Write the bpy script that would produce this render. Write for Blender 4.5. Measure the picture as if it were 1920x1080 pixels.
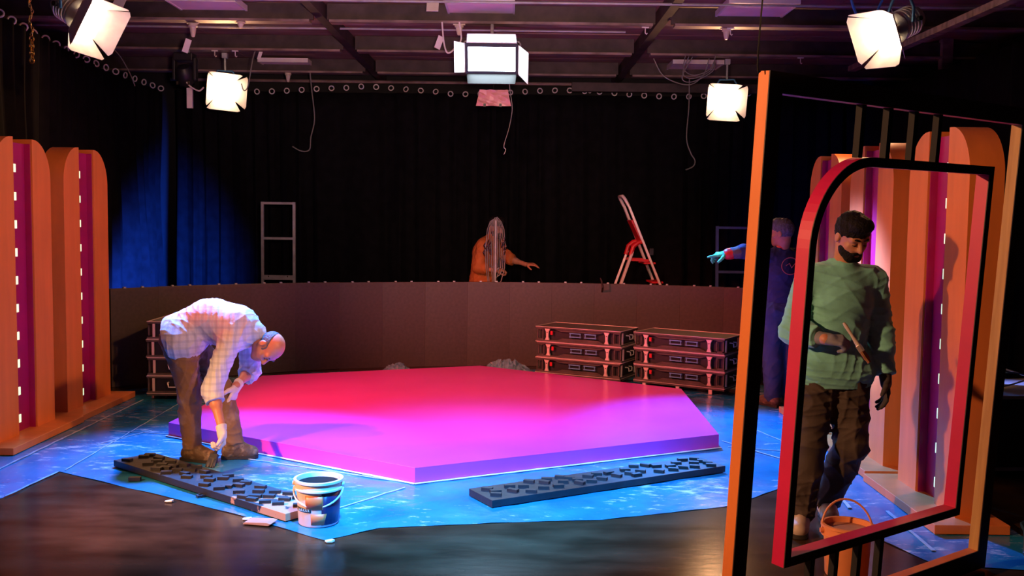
import bpy, bmesh, math, random
import numpy as np
from mathutils import Vector, Matrix
random.seed(7)
for o in list(bpy.data.objects): bpy.data.objects.remove(o, do_unlink=True)
scene = bpy.context.scene
COL = scene.collection
PI = math.pi

# ------------------------------------------------------------------ camera
F_PX = 1867.0
th = math.atan(130 / F_PX); rl = math.radians(0.7)
fw = Vector((0, math.cos(th), -math.sin(th))); u0 = Vector((0, math.sin(th), math.cos(th))); r0 = Vector((1, 0, 0))
rt = r0 * math.cos(rl) + u0 * math.sin(rl); up = u0 * math.cos(rl) - r0 * math.sin(rl)
cam_data = bpy.data.cameras.new('camera'); cam = bpy.data.objects.new('camera', cam_data); COL.objects.link(cam)
cam.matrix_world = Matrix(((rt.x, up.x, -fw.x, 0), (rt.y, up.y, -fw.y, 0), (rt.z, up.z, -fw.z, 1.68), (0, 0, 0, 1)))
cam_data.sensor_width = 36; cam_data.lens = F_PX / 1920 * 36; cam_data.clip_end = 100; cam_data.clip_start = .05
scene.camera = cam

# ------------------------------------------------------------------ world, exposure
w = bpy.data.worlds.new('studio_dark'); scene.world = w; w.use_nodes = True
w.node_tree.nodes['Background'].inputs[0].default_value = (.05, .06, .09, 1)
w.node_tree.nodes['Background'].inputs[1].default_value = .02
vs = scene.view_settings
vs.view_transform = 'Standard'; vs.look = 'None'; vs.exposure = 0.0; vs.gamma = 1.0; vs.use_curve_mapping = False

# ------------------------------------------------------------------ stage lamps hung out of frame (and aimed beams of the visible ones), plus added fills
WARM = (1.0, .44, .17); BLUE = (.02, .28, 1.0); COOL = (.45, .72, 1.0)
def aim(o, d):
    o.rotation_euler = Vector(d).to_track_quat('-Z', 'Y').to_euler()
def spot(name, loc, tgt, col, power, ang, blend=.5, size=.12):
    l = bpy.data.lights.new(name, 'SPOT'); l.color = col; l.energy = power
    l.spot_size = math.radians(ang); l.spot_blend = blend; l.shadow_soft_size = size
    o = bpy.data.objects.new(name, l); COL.objects.link(o); o.location = loc
    aim(o, Vector(tgt) - Vector(loc)); return o
spot('stage_light', (-3.9, 5.6, 3.4), (.1, 9.5, .1), (1.0, .13, .10), 1900, 50, .8)      # warm flood high on the left, over the platform
spot('stage_light', (-4.2, 2.2, 3.0), (1.9, 4.7, 1.1), (1.0, .47, .22), 1500, 36, .7)      # warm flood low on the left, towards the frame
spot('stage_light', (-4.2, 6.4, 3.2), (2.5, 7.0, 1.2), (1.0, .45, .20), 2300, 26, .7)      # added warm fill from the left, brightening the right columns
spot('stage_light', (2.2, 2.4, 3.4), (-3.5, 8.2, 1.1), WARM, 1000, 34, .7)                 # warm flood on the right, towards the left columns
spot('stage_light', (-.6, 1.2, 3.4), (.3, 11.2, .9), (1.0, .52, .30), 800, 28, .8)                     # warm flood above the camera
spot('stage_light', (-.3, 3.6, 3.6), (-.2, 6.0, .0), (.03, .36, 1.0), 5000, 47, .8)                    # blue flood hung in front of the platform
spot('stage_light', (-1.9, 8.0, 3.6), (-1.95, 6.6, .2), BLUE, 3400, 50, .8)                  # blue flood over the stooping man
spot('stage_light', (.9, 10.0, 3.5), (1.85, 7.3, .0), BLUE, 4500, 42, .8)                    # blue flood at the right of the platform
spot('stage_light', (-1.2, 9.4, 3.4), (2.52, 7.12, 1.2), (.20, .30, 1.0), 11000, 14, .7)      # violet beam on the middle right column
spot('stage_light', (-4.2, 3.6, 2.6), (-1.5, 5.8, .2), WARM, 1700, 33, .7)               # warm beam towards the bucket
spot('stage_light', (-3.3, 11.5, .3), (-4.9, 13.4, .6), (.01, .10, 1.0), 5200, 66, .9)      # blue wash on the corner curtain
spot('stage_light', (3.3, 12.3, .4), (4.6, 14.2, 1.4), (.02, .08, 1.0), 80, 90, .9)
spot('stage_light', (0, 1.0, 1.9), (-.7, 10.5, 3.75), (1.0, .55, .46), 1800, 46, .9)         # added unseen fill aimed up to brighten the ceiling

# ------------------------------------------------------------------ materials
def lin(c):
    return tuple(((v / 255) / 12.92 if v / 255 <= .04045 else ((v / 255 + .055) / 1.055) ** 2.4) for v in c)
MATS = {}
def mat(name, c, rough=.6, metal=0, var=.15, scale=8, bump=0, bscale=40, spec=.5, c2=None, thr=None, stretch=None, trans=0, alpha=1, sheen=0, coat=0):
    m = bpy.data.materials.new(name); m.use_nodes = True; nt = m.node_tree; N = nt.nodes; L = nt.links
    b = N['Principled BSDF']
    b.inputs['Roughness'].default_value = rough; b.inputs['Metallic'].default_value = metal
    b.inputs['Specular IOR Level'].default_value = spec
    if trans: b.inputs['Transmission Weight'].default_value = trans
    if alpha < 1: b.inputs['Alpha'].default_value = alpha
    if sheen: b.inputs['Sheen Weight'].default_value = sheen
    if coat: b.inputs['Coat Weight'].default_value = coat; b.inputs['Coat Roughness'].default_value = .15
    tc = N.new('ShaderNodeTexCoord'); mp = N.new('ShaderNodeMapping'); L.new(tc.outputs['Object'], mp.inputs[0])
    if stretch: mp.inputs['Scale'].default_value = stretch
    nz = N.new('ShaderNodeTexNoise'); nz.inputs['Scale'].default_value = scale; nz.inputs['Detail'].default_value = 5
    L.new(mp.outputs[0], nz.inputs['Vector'])
    rp = N.new('ShaderNodeValToRGB'); L.new(nz.outputs[0], rp.inputs[0])
    a, bb = (thr if thr else (.3, .7))
    rp.color_ramp.elements[0].position = a; rp.color_ramp.elements[1].position = bb
    if c2 is None:
        rp.color_ramp.elements[0].color = (*[v * (1 - var) for v in c], 1); rp.color_ramp.elements[1].color = (*[min(1, v * (1 + var)) for v in c], 1)
    else:
        rp.color_ramp.elements[0].color = (*c, 1); rp.color_ramp.elements[1].color = (*c2, 1)
    L.new(rp.outputs[0], b.inputs['Base Color'])
    if bump:
        n2 = N.new('ShaderNodeTexNoise'); n2.inputs['Scale'].default_value = bscale; n2.inputs['Detail'].default_value = 4
        L.new(mp.outputs[0], n2.inputs['Vector'])
        bp = N.new('ShaderNodeBump'); bp.inputs['Strength'].default_value = bump; bp.inputs['Distance'].default_value = .02
        L.new(n2.outputs[0], bp.inputs['Height']); L.new(bp.outputs[0], b.inputs['Normal'])
    MATS[name] = m; return m
def emit(name, c, s):
    m = bpy.data.materials.new(name); m.use_nodes = True; b = m.node_tree.nodes['Principled BSDF']
    b.inputs['Base Color'].default_value = (*c, 1); b.inputs['Emission Color'].default_value = (*c, 1); b.inputs['Emission Strength'].default_value = s
    MATS[name] = m; return m
mat('floor', (.024, .012, .006), .2, spec=.12, c2=(.085, .042, .022), scale=2.2, thr=(.35, .75), bump=.04, bscale=9, stretch=(1, 2.2, 1))
mat('ceiling', (.26, .15, .14), .7, var=.35, scale=1.6, bump=.1, stretch=(.6, 3, 1))
mat('beam', (.045, .03, .03), .6, var=.5, scale=5)
mat('flange', (.30, .21, .19), .55, var=.5, scale=6, c2=(.12, .08, .075), thr=(.4, .65), stretch=(.6, 2, 1))
mat('black_wall', (.010, .010, .012), .9)
mat('velvet', (.007, .0065, .008), .9, var=.3, spec=.08)
mat('chrome', (.75, .75, .78), .18, 1, var=.05)
mat('steel', (.38, .38, .40), .4, .2, var=.2)
mat('alu', (.80, .74, .70), .35, .15, var=.1)
mat('white_paint', (.72, .68, .68), .5, var=.08)
mat('cream', (.62, .55, .46), .5, var=.1)
mat('orange', (.70, .20, .048), .42, var=.10, scale=3, bump=.03, bscale=60, stretch=(3, 3, .5), spec=.35)
mat('magenta', (.36, .006, .10), .38, var=.12, scale=4)
mat('crimson', (.55, .006, .075), .45, var=.08, scale=4)
mat('darkbrown', (.040, .020, .014), .6, var=.25, scale=4)
mat('rawwood', (.52, .30, .11), .6, c2=(.38, .19, .06), scale=5, thr=(.3, .7), stretch=(8, 8, .6))
mat('platform', (.78, .050, .46), .24, var=.05, scale=2, bump=.01, bscale=30, spec=.5)
mat('whitestrip', (.85, .88, .92), .35, var=.05)
mat('led_panel', (.064, .044, .039), .5, var=.15, scale=30, spec=.4)
mat('led_panel_b', (.070, .049, .043), .5, var=.15, scale=30, spec=.4)
mat('black_plastic', (.013, .013, .014), .45, var=.2)
mat('black_foam', (.014, .014, .018), .55, var=.3, scale=12, bump=.1)
mat('foam_bare', (.014, .014, .018), .55, c2=(.42, .22, .12), scale=3.2, thr=(.60, .64), bump=.1)
mat('case', (.075, .055, .048), .5, var=.3, scale=14)
mat('case_edge', (.80, .62, .56), .3, .2, var=.15)
mat('blue_handle', (.16, .36, .65), .4, .2)
mat('red_plastic', (.55, .012, .02), .4)
mat('scrap', (.45, .2, .12), .7)
mat('lampbody', (.55, .50, .45), .45, .3, var=.15)
mat('lampblue', (.03, .10, .22), .45, .3)
mat('door_metal', (.80, .68, .58), .5, .2)
mat('diffuser', (.90, .76, .80), .6, var=.1, scale=3)
mat('cable', (.005, .005, .006), .6, spec=.2)
mat('cable_grey', (.22, .22, .21), .4)
mat('cable_blue', (.05, .25, .6), .35)
mat('gold_chain', (.55, .35, .08), .3, .9)
mat('plastic_clear', (.35, .6, .75), .15, var=.3, scale=20, trans=.5, alpha=.6, bump=.5, bscale=20)
mat('skin', (.46, .20, .115), .5, var=.12, scale=20)
mat('skin_b', (.50, .20, .11), .45, var=.12, scale=20)
mat('hair_dark', (.008, .006, .006), .65, spec=.15, var=.4, scale=60, bump=.6, bscale=90)
mat('hair_grey', (.10, .10, .12), .6, var=.4, scale=60, bump=.5, bscale=90)
mat('green_knit', (.18, .52, .45), .85, var=.15, scale=14, bump=.15, bscale=220, sheen=.2)
mat('dark_trouser', (.050, .034, .026), .8, var=.3, scale=6, bump=.1, bscale=100)
mat('khaki', (.20, .11, .055), .75, c2=(.36, .25, .17), scale=9, thr=(.52, .72), bump=.15, bscale=60)
mat('boot', (.10, .055, .028), .6, c2=(.3, .2, .12), scale=22, thr=(.5, .7), bump=.3)
mat('shoe_pale', (.5, .38, .30), .6)
mat('sole', (.02, .015, .012), .7)
mat('glove_white', (.66, .56, .50), .8, var=.12, scale=20, bump=.2, bscale=200)
mat('glove_grey', (.20, .20, .24), .8, var=.2, scale=20, bump=.2, bscale=200)
mat('glove_dark', (.05, .04, .04), .8)
mat('glove_green', (.06, .5, .26), .6)
mat('denim', (.030, .055, .14), .85, var=.25, scale=8, bump=.1, bscale=160)
mat('denim_top', (.018, .03, .11), .85, var=.3, scale=8, bump=.1, bscale=160)
mat('grey_sleeve', (.10, .085, .11), .85, var=.2)
mat('rust_shirt', (.42, .115, .022), .8, var=.15, scale=10, bump=.1, bscale=120)
mat('logo', (.35, .10, .10), .7)
mat('bucket_white', (.70, .60, .55), .35, var=.06)
mat('bucket_navy', (.012, .02, .08), .35)
mat('bucket_label', (.62, .16, .05), .4)
mat('bucket_orange', (.72, .26, .10), .4, var=.12)
mat('black_paint', (.004, .004, .005), .6, spec=.08)
mat('bristle', (.28, .12, .045), .8, var=.3, scale=40)
mat('ferrule', (.6, .52, .45), .3, .8)
mat('brush_wood', (.5, .42, .36), .5)
mat('brush_black', (.010, .010, .012), .5)
mat('blue_paint_metal', (.05, .12, .38), .5)
mat('tape', (.34, .44, .54), .4, var=.3, scale=12)
mat('road_case', (.012, .02, .022), .5)
emit('tungsten', (1.0, .80, .52), 60); emit('glare', (1.0, .82, .58), 22); emit('led_white', (.72, .90, 1.0), 30); emit('led_tile', (.72, 1.0, .62), 1.0)
emit('red_led', (1, .05, .02), 4); emit('blue_led', (.1, .25, 1), 3)

m = MATS['foam_bare']; nt = m.node_tree; N = nt.nodes; L = nt.links
nz = [n for n in N if n.type == 'TEX_NOISE'][0]; rp = [n for n in N if n.type == 'VALTORGB'][0]; nz.inputs['Scale'].default_value = 14
tc = N.new('ShaderNodeTexCoord'); sx = N.new('ShaderNodeSeparateXYZ'); L.new(tc.outputs['Object'], sx.inputs[0])
mr = N.new('ShaderNodeMapRange'); mr.inputs[1].default_value = 1.0; mr.inputs[2].default_value = 1.75; mr.inputs[3].default_value = -.25; mr.inputs[4].default_value = .28; L.new(sx.outputs[0], mr.inputs[0])
ad = N.new('ShaderNodeMath'); L.new(nz.outputs[0], ad.inputs[0]); L.new(mr.outputs[0], ad.inputs[1]); L.new(ad.outputs[0], rp.inputs[0])
# blue plastic sheet with dried plaster smears
m = mat('tarp', (.010, .14, .30), .22, c2=(.02, .23, .42), scale=3, bump=.35, bscale=7)
nt = m.node_tree; N = nt.nodes; L = nt.links; b = N['Principled BSDF']; base = b.inputs['Base Color'].links[0].from_socket
tc = N.new('ShaderNodeTexCoord'); mp = N.new('ShaderNodeMapping'); mp.inputs['Scale'].default_value = (1, 2.6, 1); mp.inputs['Rotation'].default_value = (0, 0, .5); L.new(tc.outputs['Object'], mp.inputs[0])
n1 = N.new('ShaderNodeTexNoise'); n1.inputs['Scale'].default_value = 6; n1.inputs['Detail'].default_value = 9; n1.inputs['Roughness'].default_value = .7; L.new(mp.outputs[0], n1.inputs['Vector'])
n0 = N.new('ShaderNodeTexNoise'); n0.inputs['Scale'].default_value = .9; L.new(tc.outputs['Object'], n0.inputs['Vector'])
ad = N.new('ShaderNodeMath'); ad.operation = 'MULTIPLY_ADD'; ad.inputs[1].default_value = .55; L.new(n0.outputs[0], ad.inputs[0]); L.new(n1.outputs[0], ad.inputs[2])
rp = N.new('ShaderNodeValToRGB'); rp.color_ramp.elements[0].position = .86; rp.color_ramp.elements[1].position = .98; L.new(ad.outputs[0], rp.inputs[0])
mx = N.new('ShaderNodeMix'); mx.data_type = 'RGBA'; mx.inputs[7].default_value = (.62, .66, .70, 1)
L.new(rp.outputs[0], mx.inputs[0]); L.new(base, mx.inputs[6]); L.new(mx.outputs[2], b.inputs['Base Color'])
# plaid shirt
m = mat('plaid', (.62, .64, .72), .85, var=.06, bump=.1, bscale=120)
nt = m.node_tree; N = nt.nodes; L = nt.links; b = N['Principled BSDF']; base = b.inputs['Base Color'].links[0].from_socket
tc = N.new('ShaderNodeTexCoord'); out = base
for ax in ('X', 'Z'):
    wv = N.new('ShaderNodeTexWave'); wv.bands_direction = ax; wv.inputs['Scale'].default_value = 7; wv.inputs['Distortion'].default_value = 1.0; L.new(tc.outputs['Object'], wv.inputs[0])
    rp = N.new('ShaderNodeValToRGB'); rp.color_ramp.elements[0].position = .62; rp.color_ramp.elements[1].position = .8
    rp.color_ramp.elements[1].color = (.3, .3, .3, 1); L.new(wv.outputs[0], rp.inputs[0])
    mx = N.new('ShaderNodeMix'); mx.data_type = 'RGBA'; mx.inputs[7].default_value = (.26, .30, .44, 1)
    L.new(rp.outputs[0], mx.inputs[0]); L.new(out, mx.inputs[6]); out = mx.outputs[2]
L.new(out, b.inputs['Base Color'])

# ------------------------------------------------------------------ mesh helpers
class MB:
    def __init__(s): s.v = []; s.f = []
    def add(s, vs, fs):
        n = len(s.v); s.v += [tuple(v) for v in vs]; s.f += [tuple(i + n for i in f) for f in fs]; return s
    def box(s, lo, hi, M=None):
        x0, y0, z0 = lo; x1, y1, z1 = hi
        vs = [Vector(p) for p in ((x0, y0, z0), (x1, y0, z0), (x1, y1, z0), (x0, y1, z0), (x0, y0, z1), (x1, y0, z1), (x1, y1, z1), (x0, y1, z1))]
        if M: vs = [M @ v for v in vs]
        return s.add(vs, [(0, 3, 2, 1), (4, 5, 6, 7), (0, 1, 5, 4), (1, 2, 6, 5), (2, 3, 7, 6), (3, 0, 4, 7)])
    def prism(s, poly, d, M=None):
        # poly: 2D points in local x,z; extruded along local y by d (from 0 to d)
        n = len(poly); vs = [Vector((x, 0, z)) for x, z in poly] + [Vector((x, d, z)) for x, z in poly]
        if M: vs = [M @ v for v in vs]
        return s.add(vs, [tuple(range(n)), tuple(range(2 * n - 1, n - 1, -1))] + [(i, i + n, (i + 1) % n + n, (i + 1) % n) for i in range(n)])
    def tube(s, pts, r, seg=8, closed=False, radii=None):
        pts = [Vector(p) for p in pts]; n = len(pts); rings = []
        t0 = (pts[1] - pts[0]).normalized(); nrm = t0.orthogonal().normalized()
        for i, p in enumerate(pts):
            if closed: t = pts[(i + 1) % n] - pts[i - 1]
            elif i == 0: t = pts[1] - pts[0]
            elif i == n - 1: t = pts[-1] - pts[-2]
            else: t = pts[i + 1] - pts[i - 1]
            t.normalize(); nrm = (nrm - t * nrm.dot(t)).normalized(); bn = t.cross(nrm)
            rr = radii[i] if radii else r
            rings.append([p + (nrm * math.cos(2 * PI * k / seg) + bn * math.sin(2 * PI * k / seg)) * rr for k in range(seg)])
        vs = [v for R in rings for v in R]; fs = []
        for i in range(n if closed else n - 1):
            a = i * seg; c = ((i + 1) % n) * seg
            fs += [(a + k, a + (k + 1) % seg, c + (k + 1) % seg, c + k) for k in range(seg)]
        if not closed: fs += [tuple(range(seg - 1, -1, -1)), tuple(range((n - 1) * seg, n * seg))]
        return s.add(vs, fs)
    def lathe(s, prof, seg=32, M=None, cap=True):
        # prof: list of (r, z)
        vs = []; n = len(prof)
        for r, z in prof:
            for k in range(seg):
                v = Vector((r * math.cos(2 * PI * k / seg), r * math.sin(2 * PI * k / seg), z)); vs.append(M @ v if M else v)
        fs = [(i * seg + k, i * seg + (k + 1) % seg, (i + 1) * seg + (k + 1) % seg, (i + 1) * seg + k) for i in range(n - 1) for k in range(seg)]
        if cap: fs += [tuple(range(seg - 1, -1, -1)), tuple(range((n - 1) * seg, n * seg))]
        return s.add(vs, fs)
    def mesh(s, name, m, smooth=False):
        me = bpy.data.meshes.new(name); me.from_pydata(s.v, [], s.f); me.materials.append(MATS[m]); me.validate()
        if smooth:
            me.polygons.foreach_set('use_smooth', [True] * len(me.polygons)); 
            try: me.set_sharp_from_angle(angle=math.radians(40))
            except Exception: pass
        me.update(); return me
    def build(s, name, m, parent=None, loc=None, smooth=False, bevel=0, kind=None):
        o = link(name, s.mesh(name, m, smooth), parent, loc)
        if bevel:
            md = o.modifiers.new('bevel', 'BEVEL'); md.width = bevel; md.segments = 2; md.limit_method = 'ANGLE'
        if kind: o['kind'] = kind
        return o
def link(name, me, parent=None, loc=None, rot=None):
    o = bpy.data.objects.new(name, me); COL.objects.link(o)
    if parent: o.parent = parent
    if loc is not None: o.location = loc
    if rot is not None: o.rotation_euler = rot
    return o
def tag(o, label, cat, group=None):
    o['label'] = label; o['category'] = cat
    if group: o['group'] = group
    return o
def thing(name, label, cat, loc=(0, 0, 0), rz=0, group=None):
    o = link(name, None, None, loc, (0, 0, rz)); o.empty_display_size = .1
    return tag(o, label, cat, group)
def struct(o): o['kind'] = 'structure'; return o
def copy_tree(o, parent=None):
    c = o.copy(); COL.objects.link(c); c.parent = parent
    for ch in list(o.children): copy_tree(ch, c)
    return c
def arc(c, r, a0, a1, n, fn): return [fn(c, r, a0 + (a1 - a0) * i / (n - 1)) for i in range(n)]

# ------------------------------------------------------------------ the room
struct(MB().box((-6, -3, -.1), (6, 15.4, 0)).build('floor', 'floor'))
ceil = struct(MB().box((-6, -3, 3.84), (6, 15.4, 3.95)).build('ceiling', 'ceiling'))
struct(MB().box((-6, 15.2, 0), (6, 15.4, 3.84)).build('wall_back', 'black_wall'))
struct(MB().box((-6, -3, 0), (-5.8, 15.2, 3.84)).build('wall_left', 'black_wall'))
struct(MB().box((5.8, -3, 0), (6, 15.2, 3.84)).build('wall_right', 'black_wall'))
struct(MB().box((-5.8, -3, 0), (5.8, -2.8, 3.84)).build('wall_front', 'black_wall'))
pm = MB().box((-.842, -.437, 0), (.842, .437, .03)).mesh('ceiling_panel', 'ceiling')
for j in range(9):
    for i in range(-4, 4):
        x = -.22 + (i + .5) * 1.7; y = 7.6 + j * .884 + .05
        if abs(x) > 5.7: continue
        link('ceiling_panel', pm, ceil, (x, y, 3.808 + random.uniform(-.006, .006)))
for y in (6.6, 8.35, 10.13, 11.9, 13.66):
    for x0, x1 in ((-5.7, -2.02), (-1.88, 1.40), (1.56, 5.7)):
        bo = MB().box((x0, y - .02, 3.64), (x1, y + .02, 3.80)).build('beam', 'beam', ceil)
        MB().box((x0 + .03, y - .075, 3.61), (x1 - .03, y + .075, 3.635)).build('flange', 'flange', bo)
for x in (-1.95, 1.48):
    MB().box((x - .045, 6, 3.66), (x + .045, 15, 3.80)).build('joist', 'beam', ceil)
MB().tube([(-5.5, 9.3, 3.66), (5.5, 9.3, 3.66)], .012).build('conduit', 'steel', ceil)
MB().tube([(-5.5, 11.0, 3.72), (1.2, 11.0, 3.72)], .012).build('conduit', 'steel', ceil)
MB().box((3.93, 7.0, 3.46), (4.02, 11.9, 3.52)).build('rail', 'flange', ceil)
MB().box((.8, 14.0, 3.46), (5.0, 14.12, 3.58)).build('duct', 'beam', ceil)
MB().tube([(-4.9, 14.35, 3.60), (4.8, 14.35, 3.60)], .022).build('curtain_track', 'flange', ceil)

# curtains: pleated black velvet, rings along the top edge
def curtain(path, label, ztop, rings, amp=.07, wl=.30, zb=.01):
    o = thing('curtain', label, 'curtain', (0, 0, 0))
    P = [Vector((*p, 0)) for p in path]; pts = []
    s = 0; rs = random.Random(len(pts) + int(path[0][1] * 10)); phs = 0
    for a, c in zip(P, P[1:]):
        Ln = (c - a).length; t = (c - a) / Ln; nrm = Vector((t.y, -t.x, 0)); n = int(Ln / .03)
        for i in range(n):
            d = i * .03; phs += .03 * 2 * PI / wl * (1 + .5 * math.sin(s * 1.7) + .3 * math.sin(s * 4.1 + 1))
            pts.append((a + t * d, nrm, phs)); s += .03
    rows = 14; vs = []; fs = []
    for j in range(rows):
        z = zb + (ztop - zb) * j / (rows - 1)
        for i, (p, nrm, ph) in enumerate(pts):
            k = .45 + .55 * (1 - j / (rows - 1))
            q = p + nrm * (amp * k * (math.sin(ph) + .3 * math.sin(2.3 * ph + z * .8)) + .02 * math.sin(z * 2 + i * .05))
            vs.append((q.x, q.y, z))
    n = len(pts)
    fs = [(j * n + i, j * n + i + 1, (j + 1) * n + i + 1, (j + 1) * n + i) for j in range(rows - 1) for i in range(n - 1)]
    c = MB().add(vs, fs).build('cloth', 'velvet', o, smooth=True); c.data.polygons.foreach_set('use_smooth', [True] * len(c.data.polygons))
    md = c.modifiers.new('thick', 'SOLIDIFY'); md.thickness = .006
    for (x, y, z, ang) in rings:
        link('ring', RING, o, (x, y, z), (random.uniform(-.3, .3), 0, ang + random.uniform(-.5, .5)))
    return o
RING = MB().tube([(.035 * math.cos(a), 0, .035 * math.sin(a)) for a in [2 * PI * k / 14 for k in range(14)]], .0085, 6, True).mesh('ring', 'white_paint', True)
rg = []
xs = list(np.arange(-4.3, 4.65, .212))
for i, x in enumerate(xs): rg.append((x, 14.33, 3.475 + .035 * math.sin(x * 2.1) + (.02 if -2.3 < x < -1 else 0), 0))
curtain([(-4.85, 14.45), (4.75, 14.45)], 'long black velvet curtain hanging across the back of the studio', 3.46, rg)
rl_ = []
for i in range(20):
    t = i / 19; y = 8.0 + 6.1 * t; x = -4.36 - .62 * math.sin(min(1, (y - 7.6) / 5.4) * PI / 2)
    rl_.append((x + .03, y, 3.44, PI / 2 * .55))
curtain([(-4.1, 6.0), (-4.5, 8.6), (-4.85, 10.9), (-5.03, 12.8), (-5.02, 14.3)], 'black velvet curtain along the left wall, washed blue near the corner', 3.42, rl_)
curtain([(4.75, 14.3), (4.85, 9.0), (4.9, 5.0)], 'black velvet curtain along the right wall behind the set columns', 3.42, [])

# ------------------------------------------------------------------ blue plastic sheet on the floor
bm = bmesh.new()
poly = [(-3.62, 4.9), (-3.35, 5.3), (-2.99, 5.76), (-2.93, 6.38), (-2.0, 5.8), (-1.47, 5.45), (-.956, 5.06), (-.70, 5.28), (.05, 5.42), (.524, 5.48), (1.31, 5.78), (1.80, 6.28), (1.86, 5.69), (1.95, 5.25), (2.10, 4.82), (2.75, 4.7), (2.95, 9.7), (2.3, 10.5), (1.2, 10.95), (-.4, 11.12), (-2.2, 10.6), (-3.95, 9.2), (-3.95, 6)]
bm.faces.new([bm.verts.new((x, y, 0)) for x, y in poly])
for i in range(1, 116):
    for ax in (0, 1):
        c = [-4, 4.6][ax] + i * .06; no = [(1, 0, 0), (0, 1, 0)][ax]
        bmesh.ops.bisect_plane(bm, geom=bm.verts[:] + bm.edges[:] + bm.faces[:], plane_co=(c if ax == 0 else 0, c if ax else 0, 0), plane_no=no)
for v in bm.verts:
    x, y = v.co.x, v.co.y
    v.co.z = .0035 + .0022 * (math.sin(9 * x + 4 * math.sin(3 * y)) * math.sin(7 * y + 3 * math.sin(4 * x)) + .4 * math.sin(23 * x + 17 * y))
me = bpy.data.meshes.new('plastic_sheet'); bm.to_mesh(me); bm.free(); me.materials.append(MATS['tarp'])
me.polygons.foreach_set('use_smooth', [True] * len(me.polygons))
tarp = thing('floor_covering', 'wrinkled blue plastic sheet spread on the floor around the platform', 'plastic sheet')
link('sheet', me, tarp)
def strip(a, c, wd, mname='tape', z=.007, name='tape', parent=None, wob=.01):
    a = Vector((*a, z)); c = Vector((*c, z)); t = (c - a).normalized(); nn = Vector((-t.y, t.x, 0)); n = max(2, int((c - a).length / .08)); m = MB()
    vs = []
    for i in range(n + 1):
        p = a.lerp(c, i / n) + nn * random.uniform(-wob, wob) * .4; ww = wd * random.uniform(.7, 1.2)
        vs += [p + nn * ww / 2, p - nn * ww / 2, p - nn * ww / 2 + Vector((0, 0, .003)), p + nn * ww / 2 + Vector((0, 0, .003))]
    fs = [(0, 1, 2, 3), (4 * n, 4 * n + 3, 4 * n + 2, 4 * n + 1)]
    for i in range(n):
        for k in range(4): fs.append((4 * i + k, 4 * i + 4 + k, 4 * i + 4 + (k + 1) % 4, 4 * i + (k + 1) % 4))
    return m.add(vs, fs).build(name, mname, parent)
for a, c, wd in [((-3.34, 6.0), (-3.32, 8.9), .02), ((-2.98, 5.78), (-2.93, 6.36), .018), ((-2.9, 6.4), (-2.95, 9.0), .010), ((-2.78, 7.62), (-3.0, 7.15), .012), ((-2.6, 7.5), (-3.1, 7.6), .012), ((-2.1, 6.9), (-.65, 6.2), .02), ((-1.0, 5.6), (-.65, 6.08), .014), ((1.62, 7.5), (1.95, 6.9), .02), ((2.05, 6.3), (2.0, 5.75), .03), ((1.62, 7.3), (2.3, 7.1), .012), ((1.9, 8.2), (2.25, 6.9), .014), ((2.18, 5.0), (2.2, 5.7), .03)]:
    strip(a, c, wd * .7, parent=tarp)

# ------------------------------------------------------------------ hexagonal platform
HEX = [(-.597, 6.174), (1.544, 7.273), (1.60, 9.25), (-.332, 10.568), (-2.45, 9.72), (-2.589, 7.45)]
plat = thing('stage_platform', 'low hexagonal magenta stage platform in the middle of the floor', 'platform', (-.48, 8.4, .008))
hl = [(x + .48, y - 8.4) for x, y in HEX]
m = MB(); n = 6; vs = [(x, y, .096) for x, y in hl] + [(x, y, .10) for x, y in hl]
m.add(vs, [tuple(range(5, -1, -1)), tuple(range(6, 12))] + [(i, (i + 1) % 6, (i + 1) % 6 + 6, i + 6) for i in range(6)])
m.build('top', 'platform', plat, bevel=.003)
for i in range(6):
    a = Vector((*hl[i], 0)); c = Vector((*hl[(i + 1) % 6], 0)); ci = Vector((0, 0, 0)); t = (c - a).normalized(); nn = Vector((-t.y, t.x, 0)) * .03
    m = MB(); q = [a, c, c + nn - t * .02, a + nn + t * .02]
    m.add([(p.x, p.y, z) for z in (0, .096) for p in q], [(3, 2, 1, 0), (4, 5, 6, 7), (0, 1, 5, 4), (1, 2, 6, 5), (2, 3, 7, 6), (3, 0, 4, 7)]).build('side_board', 'platform', plat)
out = lambda p, e: (p[0] * (1 + e), p[1] * (1 + e))
for i in (5, 0):
    strip(out(hl[i], .008), out(hl[(i + 1) % 6], .008), .022, 'whitestrip', .002, 'white_edging', plat, .003)

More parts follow.
